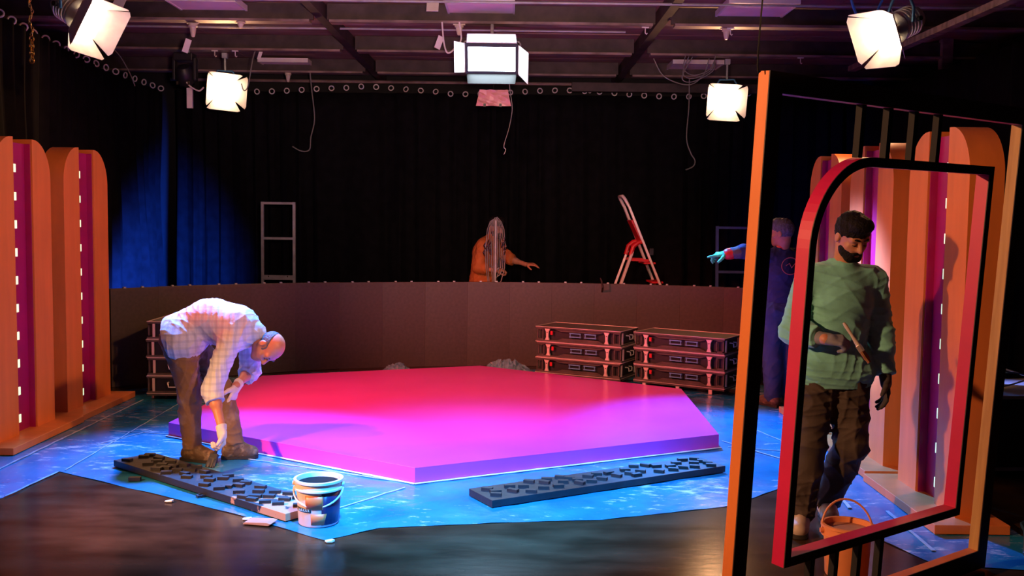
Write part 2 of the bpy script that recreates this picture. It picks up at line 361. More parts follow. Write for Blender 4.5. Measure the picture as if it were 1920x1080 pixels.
# ------------------------------------------------------------------ arched set columns
def column(label, X, y0, wd, s, zt=2.22):
    # s=+1: face looks +X (left row), -1: face looks -X. local x runs along the face, local -y is out of the face
    o = thing('arched_set_column', label, 'set column', (X, y0 + wd / 2, .006), PI / 2 if s > 0 else -PI / 2, 'orange arched set columns')
    dep = .19; pw = wd * .335; h = wd / 2; zb = .05
    for sg in (-1, 1):
        pts = [(sg * h, zb), (sg * (h - pw), zb), (sg * (h - pw), zt)]
        pts += [(sg * (h - pw + .02 + (pw - .02) * math.sin(a)), zt - (pw * 1.02) * (1 - math.cos(a))) for a in [PI / 2 * k / 12 for k in range(13)]]
        if sg < 0: pts.reverse()
        MB().prism(pts, dep).build('arch_half', 'orange', o, smooth=True)
    cw = h - pw; zc = zt - .035
    ch = MB().box((-cw, .055, zb), (cw, dep - .005, zc)).build('channel', 'magenta', o)
    for sg in (-1, 1):
        x0, x1 = sorted((sg * (cw - .004), sg * (cw - .012)))
        MB().box((x0, .012, zb), (x1, .055, zc)).build('channel_lining', 'magenta', ch)
    for k in range(10):
        z = 2.0 - k * .206
        MB().box((-.026, .049, z - .03), (.026, .0549, z + .03), Matrix.Translation((-s * .035, 0, 0))).build('light_tile', 'led_tile', ch)
    MB().box((-h - .14, -.17, 0), (h + .14, dep + .05, zb)).build('plinth', 'orange', o, bevel=.003)
    return o
column('tall orange arched column with magenta light channel cut off by the left edge', -3.60, 6.92, .86, 1)
column('second orange arched column on the left, just before the low curved wall', -3.62, 8.05, .87, 1)
column('nearest orange arched column on the right, behind the leaning frame', 2.47, 5.42, .82, -1)
column('middle orange arched column on the right with blue-lit channel', 2.50, 6.58, .84, -1)
column('farthest orange arched column on the right, behind the worker in dungarees', 2.54, 7.74, .82, -1)

# ------------------------------------------------------------------ leaning window frame in the foreground
fr = thing('window_set_frame', 'large wooden window-shaped set frame leaning in the right foreground', 'set frame', (.827, 3.658, .012))
fr.rotation_euler = (math.radians(3.28), 0, math.radians(36.26)); fr.rotation_mode = 'XYZ'
W_ = 1.86; HT = 2.205; T = .052
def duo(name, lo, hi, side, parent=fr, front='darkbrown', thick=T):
    # timber member: coloured body, unlit front's shade painted on as a dark facing (local -y towards camera)
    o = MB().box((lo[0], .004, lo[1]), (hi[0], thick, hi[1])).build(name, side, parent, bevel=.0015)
    MB().box((lo[0], 0, lo[1]), (hi[0], .004, hi[1])).build('shade_facing', front, o)
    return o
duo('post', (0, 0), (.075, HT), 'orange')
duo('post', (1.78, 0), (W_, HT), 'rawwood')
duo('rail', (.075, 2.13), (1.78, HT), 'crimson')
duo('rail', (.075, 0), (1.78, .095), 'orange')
al, ar, ab, at_ = .302, 1.575, .312, 1.93; R_ = .36; wdt = .038
def archpoly(e):
    p = [(al + e, ab + e), (ar - e, ab + e), (ar - e, at_ - e)]
    p += [(al + R_ - (R_ - e) * math.sin(a), at_ - R_ + (R_ - e) * math.cos(a)) for a in [PI / 2 * k / 16 for k in range(17)]]
    return p
po, pi_ = archpoly(0), archpoly(wdt); n = len(po)
def ring_mesh(y0, y1):
    m = MB(); vs = []
    for y in (y0, y1): vs += [(x, y, z) for x, z in po] + [(x, y, z) for x, z in pi_]
    fs = []
    for i in range(n):
        j = (i + 1) % n
        fs += [(i, j, n + j, n + i), (2 * n + j, 2 * n + i, 3 * n + i, 3 * n + j), (j, i, 2 * n + i, 2 * n + j), (n + i, n + j, 3 * n + j, 3 * n + i)]
    return m.add(vs, fs)
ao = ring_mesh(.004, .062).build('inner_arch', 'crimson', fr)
ring_mesh(0, .004).build('shade_facing', 'darkbrown', ao)  # arch front gets its shade from dark colour too
for x in (.585, .765, .945, 1.125): MB().box((x - .014, .012, 1.925), (x + .014, .04, 2.135)).build('bar', 'cable', fr)
for x in (.50, .66, .82, .98): MB().box((x - .014, .012, .09), (x + .014, .04, .318)).build('bar', 'black_plastic', fr)

# ------------------------------------------------------------------ low curved video wall
RC = (.2, 5.7); RR = 5.6
wall = thing('video_wall', 'low curved wall of matt black video panels behind the platform', 'video wall', (.2, 11.3, 0))
da = .48 / RR; k = 0
a = math.radians(90 + 46.5)
while a > math.radians(90 - 32):
    am = a - da / 2; px, py = RC[0] + RR * math.cos(am), RC[1] + RR * math.sin(am)
    hw = RR * math.tan(da / 2) - .0006
    o = MB().box((-hw, 0, .0), (hw, .07, .955)).build('video_panel', 'led_panel_b' if (k // 2) % 3 == 1 else 'led_panel', wall, (px - .2, py - 11.3, random.uniform(0, .004)))
    o.rotation_euler = (0, 0, am - PI / 2)
    for sx in (-.09, .09):
        MB().box((sx - .012, .02, .955), (sx + .012, .05, .968)).build('clip', 'steel', o)
    a -= da; k += 1

# ------------------------------------------------------------------ stacked video cabinets
def cabinet_proto():
    o = link('video_cabinet', None); o.empty_display_size = .05
    L_, D_, H_ = .96, .48, .16
    MB().box((0, 0, H_ - .022), (L_, D_, H_ - .004)).build('screen_face', 'case', o, bevel=.002)
    MB().box((.0, .0, .004), (L_, D_, .020)).build('back_face', 'case', o, bevel=.002)
    MB().box((.03, .055, .02), (L_ - .03, D_ - .055, H_ - .022)).build('core', 'black_plastic', o)
    for z in (.0, H_ - .004):
        m = MB(); e = .006
        for lo, hi in (((0, -.003), (L_, e)), ((0, D_ - e), (L_, D_ + .003)), ((-.003, 0), (e, D_)), ((L_ - e, 0), (L_ + .003, D_))):
            m.box((lo[0], lo[1], z), (hi[0], hi[1], z + .0045))
        m.build('edge_trim', 'case_edge', o)
    for y, d in ((.006, .02), (D_ - .026, .02)):
        for x in (.13, .80):
            b_ = MB().prism([(x - .03, H_ - .024), (x + .03, H_ - .024), (x + .014, H_ - .055), (x + .012, .05), (x + .024, .02), (x - .024, .02), (x - .012, .05), (x - .014, H_ - .055)], d, Matrix.Translation((0, y, 0))).build('bracket', 'case_edge', o)
            MB().tube([(x, y - .002, .10), (x, y + .024, .10)], .006, 8).build('pin', 'black_plastic', b_)
        for x0, x1 in ((.012, .085), (.87, .948)):
            m = MB(); yy = y + .006
            m.box((x0, yy, .02), (x0 + .012, yy + .014, H_ - .022)); m.box((x1 - .012, yy, .02), (x1, yy + .014, H_ - .022)); m.box((x0, yy, .02), (x1, yy + .014, .032)); m.box((x0, yy, H_ - .034), (x1, yy + .014, H_ - .022))
            m.build('corner_frame', 'case', o)
        for x in (.38, .55):
            m = MB()
            for z in (.062, .098): m.box((x, y + .01, z), (x + .13, y + .022, z + .009))
            m.box((x + .005, y + .012, .06), (x + .012, y + .02, .107)); m.box((x + .118, y + .012, .06), (x + .125, y + .02, .107))
            m.build('grip', 'blue_handle', o)
        MB().prism([(.24, .02), (.30, .045), (.70, .045), (.76, .02)], .012, Matrix.Translation((0, y + .012, 0))).build('lower_rib', 'case', o)
        MB().prism([(.20, H_ - .024), (.28, H_ - .046), (.70, H_ - .046), (.78, H_ - .024)], .012, Matrix.Translation((0, y + .012, 0))).build('upper_rib', 'case', o)
        MB().box((.165, y + .006, .075), (.19, y + .02, .115)).build('latch', 'red_plastic', o)
    for x, sg in ((0, -1), (L_, 1)):
        xx = x - sg * .012
        for y in (.05, D_ - .07): MB().box((min(xx, x), y, .02), (max(xx, x), y + .02, H_ - .022)).build('end_post', 'case_edge', o)
        MB().tube([(x - sg * .02, .19, .10), (x + sg * .012, .19, .10), (x + sg * .018, .195, .09), (x + sg * .018, .20, .062), (x + sg * .018, .28, .062), (x + sg * .018, .285, .09), (x + sg * .012, .29, .10), (x - sg * .02, .29, .10)], .006, 6).build('end_handle', 'alu', o, smooth=True)
    return o
def base_proto():
    o = link('cabinet_base', None)
    m = MB()
    for y in (.0, .44): m.box((0, y, .045), (.96, y + .04, .062))
    for x in (0, .92): m.box((x, 0, .045), (x + .04, .48, .062))
    m.build('frame', 'case', o)
    for x in (.10, .46, .80):
        for y in (.005, .455): MB().box((x, y, 0), (x + .035, y + .02, .045)).build('foot', 'case_edge', o)
    return o
CAB = cabinet_proto(); BAS = base_proto(); used = [False, False]
def stack(loc, rz, n, cat_lab, base_lab, order):
    for i in range(n + 1):
        src = BAS if i == 0 else CAB; k = 0 if i == 0 else 1
        o = copy_tree(src) if used[k] else src; used[k] = True
        dx, dy = (random.uniform(-.008, .008), random.uniform(-.006, .006)) if i else (0, 0)
        o.location = (loc[0] + dx, loc[1] + dy, .008 if i == 0 else .071 + (i - 1) * .164)
        o.rotation_euler = (0, 0, rz + (random.uniform(-.006, .006) if i else 0))
        if i == 0: tag(o, base_lab, 'stand', 'low frames under the cabinet stacks')
        else: tag(o, order[i - 1] + ' ' + cat_lab, 'video cabinet', 'stacked video cabinets')
rz = math.atan2(9.948 - 10.399, 1.098 - .262)
stack((.262, 10.42), rz, 3, 'black video cabinet of the stack behind the platform centre', 'low foot frame under the cabinet stack behind the platform centre', ['lowest', 'middle', 'topmost'])
rz = math.atan2(9.45 - 9.963, 2.036 - 1.234)
stack((1.236, 9.975), rz, 3, 'black video cabinet of the stack nearest the leaning frame', 'low foot frame under the cabinet stack nearest the leaning frame', ['lowest', 'middle', 'topmost'])
stack((-2.79, 8.88), PI / 2 + .02, 4, 'black video cabinet of the stack behind the stooping man', 'low foot frame under the cabinet stack behind the stooping man', ['lowest', 'second lowest', 'second highest', 'topmost'])

# ------------------------------------------------------------------ painted boards with glued blocks
def board(label, A, Bp, wdv, nb, mname, seed, grp='boards with raised blocks'):
    A = Vector((*A, 0)); Bp = Vector((*Bp, 0)); ln = (Bp - A).length
    o = thing('block_board', label, 'board', (A.x, A.y, .010), math.atan2(Bp.y - A.y, Bp.x - A.x), grp)
    MB().box((0, 0, 0), (ln, wdv, .042)).build('panel', mname, o, bevel=.002)
    rs = random.Random(seed); pl = []
    bmz = MB().box((-.033, -.017, 0), (.033, .017, .018)).mesh('block', 'black_foam')
    tries = 0
    while len(pl) < nb and tries < 4000:
        tries += 1; x = rs.uniform(.05, ln - .05); y = rs.uniform(.035, wdv - .035)
        if all(abs(x - p[0]) > .075 or abs(y - p[1]) > .048 for p in pl):
            pl.append((x, y)); link('block', bmz, o, (x, y, .0415), (0, 0, rs.gauss(-math.atan2(Bp.y - A.y, Bp.x - A.x), .25)))
    return o
board('black board with raised blocks, bare wood at one end, below the stooping man', (-2.626, 6.50), (-1.225, 5.353), .29, 44, 'foam_bare', 3)
board('black board with raised blocks lying along the front of the platform', (-.10, 5.66), (1.44, 6.55), .29, 42, 'black_foam', 5)
for i, (x, y, a, lab) in enumerate([(-2.36, 6.17, .1, 'loose black block on the sheet near the board corner'), (-1.83, 5.84, .6, 'loose black block on the sheet beside the board middle')]):
    m = MB()
    if i == 0: m.box((-.036, -.018, 0), (.036, .018, .022))
    else:
        for lo, hi in (((-.036, -.02), (.036, -.01)), ((-.036, .01), (.036, .02)), ((-.036, -.01), (-.026, .01)), ((.026, -.01), (.036, .01))): m.box((*lo, 0), (*hi, .012))
    o = m.build('loose_block', 'black_foam', None, (x, y, .006)); o.rotation_euler = (0, 0, a); tag(o, lab, 'block')
o = MB().prism([(-.08, 0), (.07, .0), (.085, .012), (.06, .018), (-.07, .012)], .09).build('wood_scrap', 'scrap', None, (-1.37, 5.29, .006), bevel=.002); o.rotation_euler = (0, 0, -.2)
tag(o, 'small orange wood offcut lying beside the white and navy bucket', 'offcut')
for i, (x, y, lab) in enumerate([(-1.99, 5.72, 'torn white paper flake on the sheet edge below the loose blocks'), (-1.45, 5.40, 'torn white paper flake on the sheet edge left of the bucket'), (-.93, 5.04, 'torn white paper flake at the sheet corner under the bucket')]):
    m = MB(); p = [(random.uniform(.6, 1) * .035 * math.cos(a), random.uniform(.6, 1) * .022 * math.sin(a)) for a in [2 * PI * k / 7 for k in range(7)]]
    m.add([(x_, y_, 0) for x_, y_ in p] + [(x_, y_, .004 + .006 * (x_ > 0)) for x_, y_ in p], [tuple(range(6, -1, -1)), tuple(range(7, 14))] + [(j, (j + 1) % 7, (j + 1) % 7 + 7, j + 7) for j in range(7)])
    tag(m.build('paper_flake', 'whitestrip', None, (x, y, .006)), lab, 'paper scrap')

# ------------------------------------------------------------------ buckets
def bucket(label, loc, r0_, r1_, h, body, rim, handle_pts, paint, rz=0, wrap=True):
    o = thing('bucket', label, 'bucket', loc, rz)
    MB().lathe([(r0_, 0), (r0_ + .004, .008), (r1_ - .004, h - .05), (r1_, h), (r1_ - .006, h), (r1_ - .011, h - .05), (r0_ - .006, .02)], 40).build('body', body, o, smooth=True)
    MB().lathe([(r1_ - .002, h - .055), (r1_ + .009, h - .052), (r1_ + .009, h - .044), (r1_ + .002, h - .040), (r1_ + .002, h - .014), (r1_ + .011, h - .010), (r1_ + .011, h + .002), (r1_ - .004, h + .003), (r1_ - .006, h - .02), (r1_ - .002, h - .055)], 40, None, False).build('rim', rim, o, smooth=True)
    MB().lathe([(r0_ - .007, .021), (r1_ - .0125, h - .05), (r1_ - .0085, h - .022), (.001, h - .024)], 32).build('contents', paint, o, smooth=True)
    MB().tube(handle_pts, .005, 8).build('handle', rim, o, smooth=True)
    for sg in (-1, 1): MB().tube([(sg * (r1_ + .002), 0, h - .03), (sg * (r1_ + .018), 0, h - .03)], .012, 10).build('handle_lug', rim, o, smooth=True)
    if wrap:
        def patch(a0, a1, z0, z1, mname, nm, cut=0):
            m = MB(); vs = []; nn = 14
            for i in range(nn + 1):
                for j, z in enumerate((z0, z1)):
                    a = a0 + (a1 - a0) * i / nn + (cut * (z - z0) / (z1 - z0) if i == nn else 0)
                    rr = r0_ + .004 + (r1_ - r0_ - .008) * (z - .008) / (h - .058) + .0015
                    vs.append((rr * math.cos(a), rr * math.sin(a), z))
            m.add(vs, [(2 * i, 2 * i + 2, 2 * i + 3, 2 * i + 1) for i in range(nn)]); q = m.build(nm, mname, o, smooth=True)
            md = q.modifiers.new('thick', 'SOLIDIFY'); md.thickness = .0012; md.offset = 1; return q
        patch(-1.25, 2.4, .012, h - .058, 'bucket_navy', 'printed_wrap', .0)
        patch(-2.0, -1.1, .10, h - .07, 'bucket_label', 'label_patch', -.25)
        patch(-1.75, -1.12, .015, .075, 'bucket_label', 'label_patch', .12)
        q = patch(-2.75, -1.75, .082, .104, 'brush_black', 'label_band')
        for k in range(7):
            a = -2.68 + k * .13; rr = r0_ + .004 + (r1_ - r0_ - .008) * .085 / (h - .058) + .0045; zz = .093
            MB().tube([(rr * math.cos(a), rr * math.sin(a), zz - .006), (rr * math.cos(a + .04), rr * math.sin(a + .04), zz + .007), (rr * math.cos(a + .08), rr * math.sin(a + .08), zz - .006)], .0016, 5).build('lettering', 'bucket_white', q)
    return o
hb = [(.135 * math.cos(a), -.135 * math.sin(a) * .75 - .01 * math.sin(a), .195 - .085 * math.sin(a)) for a in [PI * k / 16 for k in range(17)]]
bucket('white plastic paint bucket with navy print and black paint inside', (-1.045, 5.36, .008), .105, .124, .245, 'bucket_white', 'bucket_white', hb, 'black_paint')
ha = [(.122 * math.cos(a), .05 * math.sin(a), .212 + .14 * math.sin(a)) for a in [PI * k / 16 for k in range(17)]]
bucket('orange plastic bucket with raised handle behind the leaning frame', (1.615, 4.66, .002), .095, .113, .245, 'bucket_orange', 'bucket_orange', ha, 'scrap', .0, False)

# ------------------------------------------------------------------ things behind the low wall
def box_bar(m, a, b, w_, d_=None):
    a = Vector(a); b = Vector(b); t = (b - a); L_ = t.length; q = t.to_track_quat('Z', 'Y').to_matrix().to_4x4()
    d_ = d_ or w_; return m.box((-w_ / 2, -d_ / 2, 0), (w_ / 2, d_ / 2, L_), Matrix.Translation(a) @ q)
o = thing('steel_frame', 'grey steel tube frame standing behind the wall on the left', 'metal frame', (-2.96, 12.6, 0))
for x in (-.2, .2): box_bar(MB(), (x, 0, 0), (x, 0, 1.855), .034).build('upright', 'steel', o)
for z in (.45, 1.395, 1.838): box_bar(MB(), (-.183, 0, z), (.183, 0, z), .03).build('crossbar', 'steel', o)
box_bar(MB(), (-.183, 0, .90), (.183, 0, .90), .03, .06).build('crossbar', 'steel', o)
for x in (-.12, .12): MB().tube([(x, -.03, .915), (x, .03, .915)], .008).build('bolt', 'chrome', o)
for x in (-.2, .2): box_bar(MB(), (x, -.25, .018), (x, .25, .018), .034).build('foot', 'steel', o)
o = thing('steel_frame', 'blue painted tube frame behind the wall beside the pointing worker', 'metal frame', (2.80, 12.3, 0))
for x in (-.28, .28): box_bar(MB(), (x * 1.0 + .03 * (x < 0), 0, 0), (x, 0, 1.62), .034).build('upright', 'blue_paint_metal', o)
for z in (.5, 1.055, 1.60): box_bar(MB(), (-.27, 0, z), (.27, 0, z), .03).build('crossbar', 'blue_paint_metal', o)
for x in (-.25, .28): box_bar(MB(), (x, -.25, .018), (x, .25, .018), .034).build('foot', 'blue_paint_metal', o)
# stepladder seen from the side
o = thing('stepladder', 'aluminium stepladder with red steps standing behind the wall', 'ladder', (1.55, 12.3, 0), .05)
for y in (-.2, .2):
    box_bar(MB(), (.62, y * 1.15, 0), (-.155, y * .9, 1.85), .05, .028).build('front_rail', 'alu', o, bevel=.003)
    box_bar(MB(), (-.55, y * 1.15, 0), (-.10, y * .9, 1.30), .05, .028).build('rear_rail', 'alu', o, bevel=.003)
    MB().tube([(-.12, y * .9, 1.25), (-.09, y * .9, 1.36), (-.03, y * .9, 1.41), (.02, y * .9, 1.42)], .028, 10).build('hinge_cover', 'red_plastic', o, smooth=True)
    box_bar(MB(), (-.135, y * .92, 1.20), (.10, y * .92, 1.19), .022, .03).build('hinge_arm', 'red_plastic', o)
m = MB(); m.tube([(-.155, -.18, 1.85), (-.20, -.175, 1.93), (-.225, -.13, 1.97), (-.225, .13, 1.97), (-.20, .175, 1.93), (-.155, .18, 1.85)], .02, 10); m.build('hand_hoop', 'alu', o, smooth=True)
box_bar(MB(), (-.11, 0, 1.68), (.02, 0, 1.42), .30, .02).build('tool_tray', 'red_plastic', o)
for k in range(5):
    z = .22 + k * .235; x = .62 - .775 * z / 1.85
    MB().box((x - .09, -.205, z - .012), (x + .05, .205, z + .012)).build('step', 'red_plastic', o, bevel=.004)
MB().box((.10, -.25, 1.26), (.145, -.232, 1.34)).build('sticker', 'brush_black', o)
# cable stand in front of the man in the rust shirt
o = thing('cable_stand', 'tall stand hung with looped grey cables and chrome clips', 'cable stand', (-.20, 11.72, 0))
MB().tube([(0, 0, .03), (0, 0, 1.66)], .014, 10).build('pole', 'steel', o, smooth=True)
MB().lathe([(.22, 0), (.22, .015), (.03, .03), (.02, .05)], 28).build('base', 'black_plastic', o, smooth=True)
rs = random.Random(4)
for k in range(11):
    x0 = -.115 + .023 * k; lo = rs.uniform(.75, 1.15); y_ = rs.uniform(-.03, .03)
    pts = [(x0 * .12, y_ * .3, 1.68 + rs.uniform(-.02, .02)), (x0 * .55, y_ * .6, 1.645), (x0 * .85, y_, 1.55), (x0, y_, 1.35), (x0 * .95, y_, 1.1), (x0 * .6, y_, lo), (x0 * .3, y_, lo - .02)]
    MB().tube(pts, .0055, 6).build('cable_loop', 'cable_grey', o, smooth=True)
for k in range(14):
    sg = -1 if k % 2 else 1; x = sg * rs.uniform(.05, .125); z = rs.uniform(1.24, 1.45); y_ = rs.uniform(-.05, -.015)
    MB().tube([(x, y_, z + .035), (x + .012 * sg, y_ - .01, z), (x + .004 * sg, y_, z - .035)], .012, 8, radii=[.006, .013, .007]).build('clip', 'chrome', o, smooth=True)
# strap on the wall, plastic heaps
o = MB().tube([(1.02, 11.30, .87), (1.015, 11.175, .93), (1.0, 11.17, 1.0), (.985, 11.16, 1.03)], .011, 8, radii=[.012, .012, .010, .006]).build('hand_tool', 'darkbrown', None, smooth=True)
o.location = (0, -.12 + .06, 0); tag(o, 'thin dark handled tool hooked over the top edge of the low wall', 'tool')
def heap(label, loc, sx, sy, sz, seed):
    rs = random.Random(seed); m = MB(); nx, ny = 22, 12; vs = []
    for j in range(ny):
        for i in range(nx):
            u, v = i / (nx - 1) * 2 - 1, j / (ny - 1) * 2 - 1; e = max(0, 1 - u * u) * max(0, 1 - v * v)
            vs.append((u * sx + rs.uniform(-.01, .01), v * sy + rs.uniform(-.01, .01), .006 + sz * e * (.35 + .65 * rs.random())))
    m.add(vs, [(j * nx + i, j * nx + i + 1, (j + 1) * nx + i + 1, (j + 1) * nx + i) for j in range(ny - 1) for i in range(nx - 1)])
    o = m.build('crumpled_plastic', 'plastic_clear', None, loc); md = o.modifiers.new('thick', 'SOLIDIFY'); md.thickness = .002
    tag(o, label, 'plastic'); return o
heap('crumpled clear plastic heap on the floor behind the platform beside the cabinets', (-.05, 10.86, 0), .28, .16, .16, 1)
heap('small crumpled plastic scrap at the foot of the low wall', (-1.25, 10.80, 0), .16, .12, .10, 2)
heap('flattened grey plastic at the foot of the wall beyond the stooping man', (-2.60, 10.06, 0), .42, .10, .05, 3)

# ------------------------------------------------------------------ ceiling fixtures
def fresnel(label, loc, tgt, hang_z, power, sc=1.0, body='lampbody'):
    d = (Vector(tgt) - Vector(loc)).normalized()
    o = thing('spotlight', label, 'stage lamp', (loc[0], loc[1], loc[2]))
    Q = d.to_track_quat('-Z', 'Y').to_matrix().to_4x4(); S = Matrix.Scale(sc, 4)
    M = Q @ S
    h = MB().lathe([(.10, -.02), (.115, -.02), (.115, .06), (.10, .07), (.10, .22), (.08, .26), (.03, .265)], 24, M).build('housing', body, o, smooth=True)
    for k in range(5): MB().lathe([(.101, .085 + k * .028), (.108, .087 + k * .028), (.108, .094 + k * .028), (.101, .096 + k * .028)], 24, M).build('cooling_fin', body, h)
    MB().lathe([(.099, -.012), (.07, -.022), (.001, -.03)], 24, M).build('lens', 'tungsten', o, smooth=True)
    MB().box((-.113, -.113, -.036), (.113, .113, -.033), M @ Matrix.Rotation(.08, 4, 'Z')).build('glare_sheet', 'glare', o)  # added glowing square, gives the lamp mouth its blown-out glare
    for k in range(4):
        R_ = Matrix.Rotation(k * PI / 2 + .08, 4, 'Z'); pass
        lw = .112; ln = .17
        MB().prism([(-lw, 0), (lw, 0), (lw * 1.6, ln * .9), (lw * 1.35, ln), (-lw * 1.35, ln), (-lw * 1.6, ln * .9)], .003, M @ R_ @ Matrix.Translation((0, .114, -.02)) @ Matrix.Rotation(math.radians((-150, -132, -143, -152)[k]), 4, 'X')).build('barn_door', 'door_metal', o)
        for sx in (-.05, .05): MB().tube([M @ R_ @ Vector((sx - .012, .112, -.024)), M @ R_ @ Vector((sx + .012, .112, -.024))], .006 * sc, 6).build('hinge', 'chrome', o)
    side = (Q @ Vector((1, 0, 0))).normalized() * .135 * sc; bk = -d * .10 * sc
    top = Vector((0, 0, .20 * sc)) + bk
    MB().tube([bk + side, bk + side * 1.02 + Vector((0, 0, .10 * sc)), top + side * .6, top, top - side * .6, bk - side * 1.02 + Vector((0, 0, .10 * sc)), bk - side], .011 * sc, 8).build('yoke', 'lampblue', o, smooth=True)
    MB().tube([top, Vector((top.x, top.y, hang_z - loc[2]))], .012, 8).build('hanger', 'steel', o)
    MB().box((top.x - .03, top.y - .03, hang_z - loc[2] - .06), (top.x + .03, top.y + .03, hang_z - loc[2] + .0)).build('clamp', 'steel', o)
    for k in range(2): MB().tube([Q @ Vector((.09 * (1 - 2 * k), 0, .2)) , Q @ Vector((.14 * (1 - 2 * k), 0, .2))], .018 * sc, 10).build('knob', 'black_plastic', o)
    l = bpy.data.lights.new('beam', 'SPOT'); l.color = WARM; l.energy = power; l.spot_size = math.radians(125); l.spot_blend = .6; l.shadow_soft_size = .06
    lo = bpy.data.objects.new('lamp_beam', l); COL.objects.link(lo); lo.parent = o; lo.location = d * .055 * sc; aim(lo, d)
    return o
fresnel('glowing tungsten spotlight at the upper left corner with pale housing', (-3.36, 7.9, 3.20), (1.2, 6.2, .4), 3.60, 150, 1.1)
fresnel('glowing tungsten spotlight at the upper right above the leaning frame', (2.92, 7.9, 3.18), (-2.2, 6.2, .6), 3.60, 150, 1.1, 'lampbody')
fresnel('glowing tungsten spotlight high at the back left below the dark moving head', (-3.42, 11.9, 3.16), (-1.2, 3.5, 1.2), 3.60, 110, 1.05)
fresnel('glowing tungsten spotlight high at the back right beside the leaning frame', (2.50, 11.9, 3.12), (.4, 4.5, .8), 3.60, 110, 1.05, 'lampblue')
# centre panel lamp
o = thing('panel_light', 'bright white panel light with open barn doors at centre ceiling', 'stage lamp', (-.23, 10.05, 3.27))
d = Vector((.0, -4.6, -1.9)).normalized(); Q = d.to_track_quat('-Z', 'Z').to_matrix().to_4x4()
def qbox(lo, hi): return MB().box(lo, hi, Q)
qbox((-.26, -.15, .0), (.26, .15, .10)).build('housing', 'black_plastic', o, bevel=.006)
qbox((-.235, -.115, -.012), (.235, .125, -.001)).build('diffuser', 'led_white', o)
for lo, hi in (((-.26, .125, -.02), (.26, .15, 0)), ((-.26, -.15, -.02), (.26, -.115, 0)), ((-.26, -.115, -.02), (-.235, .125, 0)), ((.235, -.115, -.02), (.26, .125, 0))): qbox(lo, hi).build('bezel', 'black_plastic', o)
mdoor = Q @ Matrix.Translation((0, -.15, -.015)) @ Matrix.Rotation(math.radians(180 - 38 + 0), 4, 'X')
MB().prism([(-.25, 0), (.25, 0), (.235, .19), (-.235, .19)], .003, Q @ Matrix.Translation((0, -.152, -.015)) @ Matrix.Rotation(math.radians(140), 4, 'X')).build('barn_door', 'white_paint', o)
MB().prism([(-.25, 0), (.25, 0), (.235, .14), (-.235, .14)], .003, Q @ Matrix.Translation((0, .152, -.015)) @ Matrix.Rotation(math.radians(-150), 4, 'X')).build('barn_door', 'black_plastic', o)
for sg in (-1, 1):
    MB().prism([(0, -.15), (.20, -.21), (.20, .10), (0, .14)], .003, Q @ Matrix.Translation((sg * .262, 0, -.015)) @ (Matrix.Rotation(math.radians(0 if sg > 0 else 180), 4, 'Z')) @ Matrix.Rotation(math.radians(60), 4, 'Y') @ Matrix.Rotation(math.radians(90), 4, 'X')).build('barn_door', 'white_paint', o)
MB().tube([(-.28, .04, -.02), (-.285, .04, .15), (-.27, .04, .17), (.27, .04, .17), (.285, .04, .15), (.28, .04, -.02)], .010, 8).build('yoke', 'steel', o, smooth=True)
MB().tube([(0, .04, .17), (0, .04, .34)], .016, 8).build('hanger', 'steel', o)
l = bpy.data.lights.new('beam', 'SPOT'); l.color = COOL; l.energy = 350; l.spot_size = math.radians(60); l.spot_blend = .8; l.shadow_soft_size = .2
lo = bpy.data.objects.new('lamp_beam', l); COL.objects.link(lo); lo.parent = o; lo.location = d * .05; aim(lo, (.0, -4.2, -2.9))
# pink gel card hanging under it
o = thing('gel_card', 'crumpled pink gel sheet clipped below the centre panel light', 'gel sheet', (-.21, 10.2, 2.82))
m = MB(); vs = []; rs = random.Random(3)
for j in range(7):
    for i in range(9): vs.append((-.16 + .04 * i + .012 * (j - 3) * (i - 4) / 8, rs.uniform(-.012, .012), .16 - .027 * j * 1.0 + rs.uniform(-.003, .003)))
mm = m.add(vs, [(j * 9 + i, j * 9 + i + 1, (j + 1) * 9 + i + 1, (j + 1) * 9 + i) for j in range(6) for i in range(8)])
mat('gel', (.62, .28, .27), .4, var=.1); q = mm.build('sheet', 'gel', o); md = q.modifiers.new('t', 'SOLIDIFY'); md.thickness = .003
for x in (-.09, .07): MB().box((x - .012, -.02, -.012), (x + .012, .02, .02)).build('clip', 'black_plastic', o)
MB().tube([(0, .03, .16), (0, .06, .40)], .004).build('wire', 'cable', o)
# unlit square diffuser panels
for i, (x, y, lab) in enumerate([(-3.01, 10.0, 'unlit square ceiling panel at the top left, above the moving head'), (-.34, 9.82, 'unlit square ceiling panel above the centre panel light'), (2.33, 9.80, 'unlit square ceiling panel at the top right near the blue cable'), (-3.08, 13.72, 'small looking unlit ceiling panel in the far left row'), (2.39, 13.45, 'small looking unlit ceiling panel in the far right row')]):
    o = thing('ceiling_panel_light', lab, 'ceiling light', (x, y, 3.715), 0, 'unlit square ceiling panels')
    MB().box((-.32, -.32, .008), (.32, .32, .05)).build('diffuser', 'diffuser', o)
    for lo, hi in (((-.335, -.335), (.335, -.315)), ((-.335, .315), (.335, .335)), ((-.335, -.315), (-.315, .315)), ((.315, -.315), (.335, .315))): MB().box((*lo, 0), (*hi, .055)).build('trim', 'white_paint', o)
    for sx in (-.2, .2): MB().tube([(sx, 0, .05), (sx, 0, .10)], .006).build('hanger', 'steel', o)
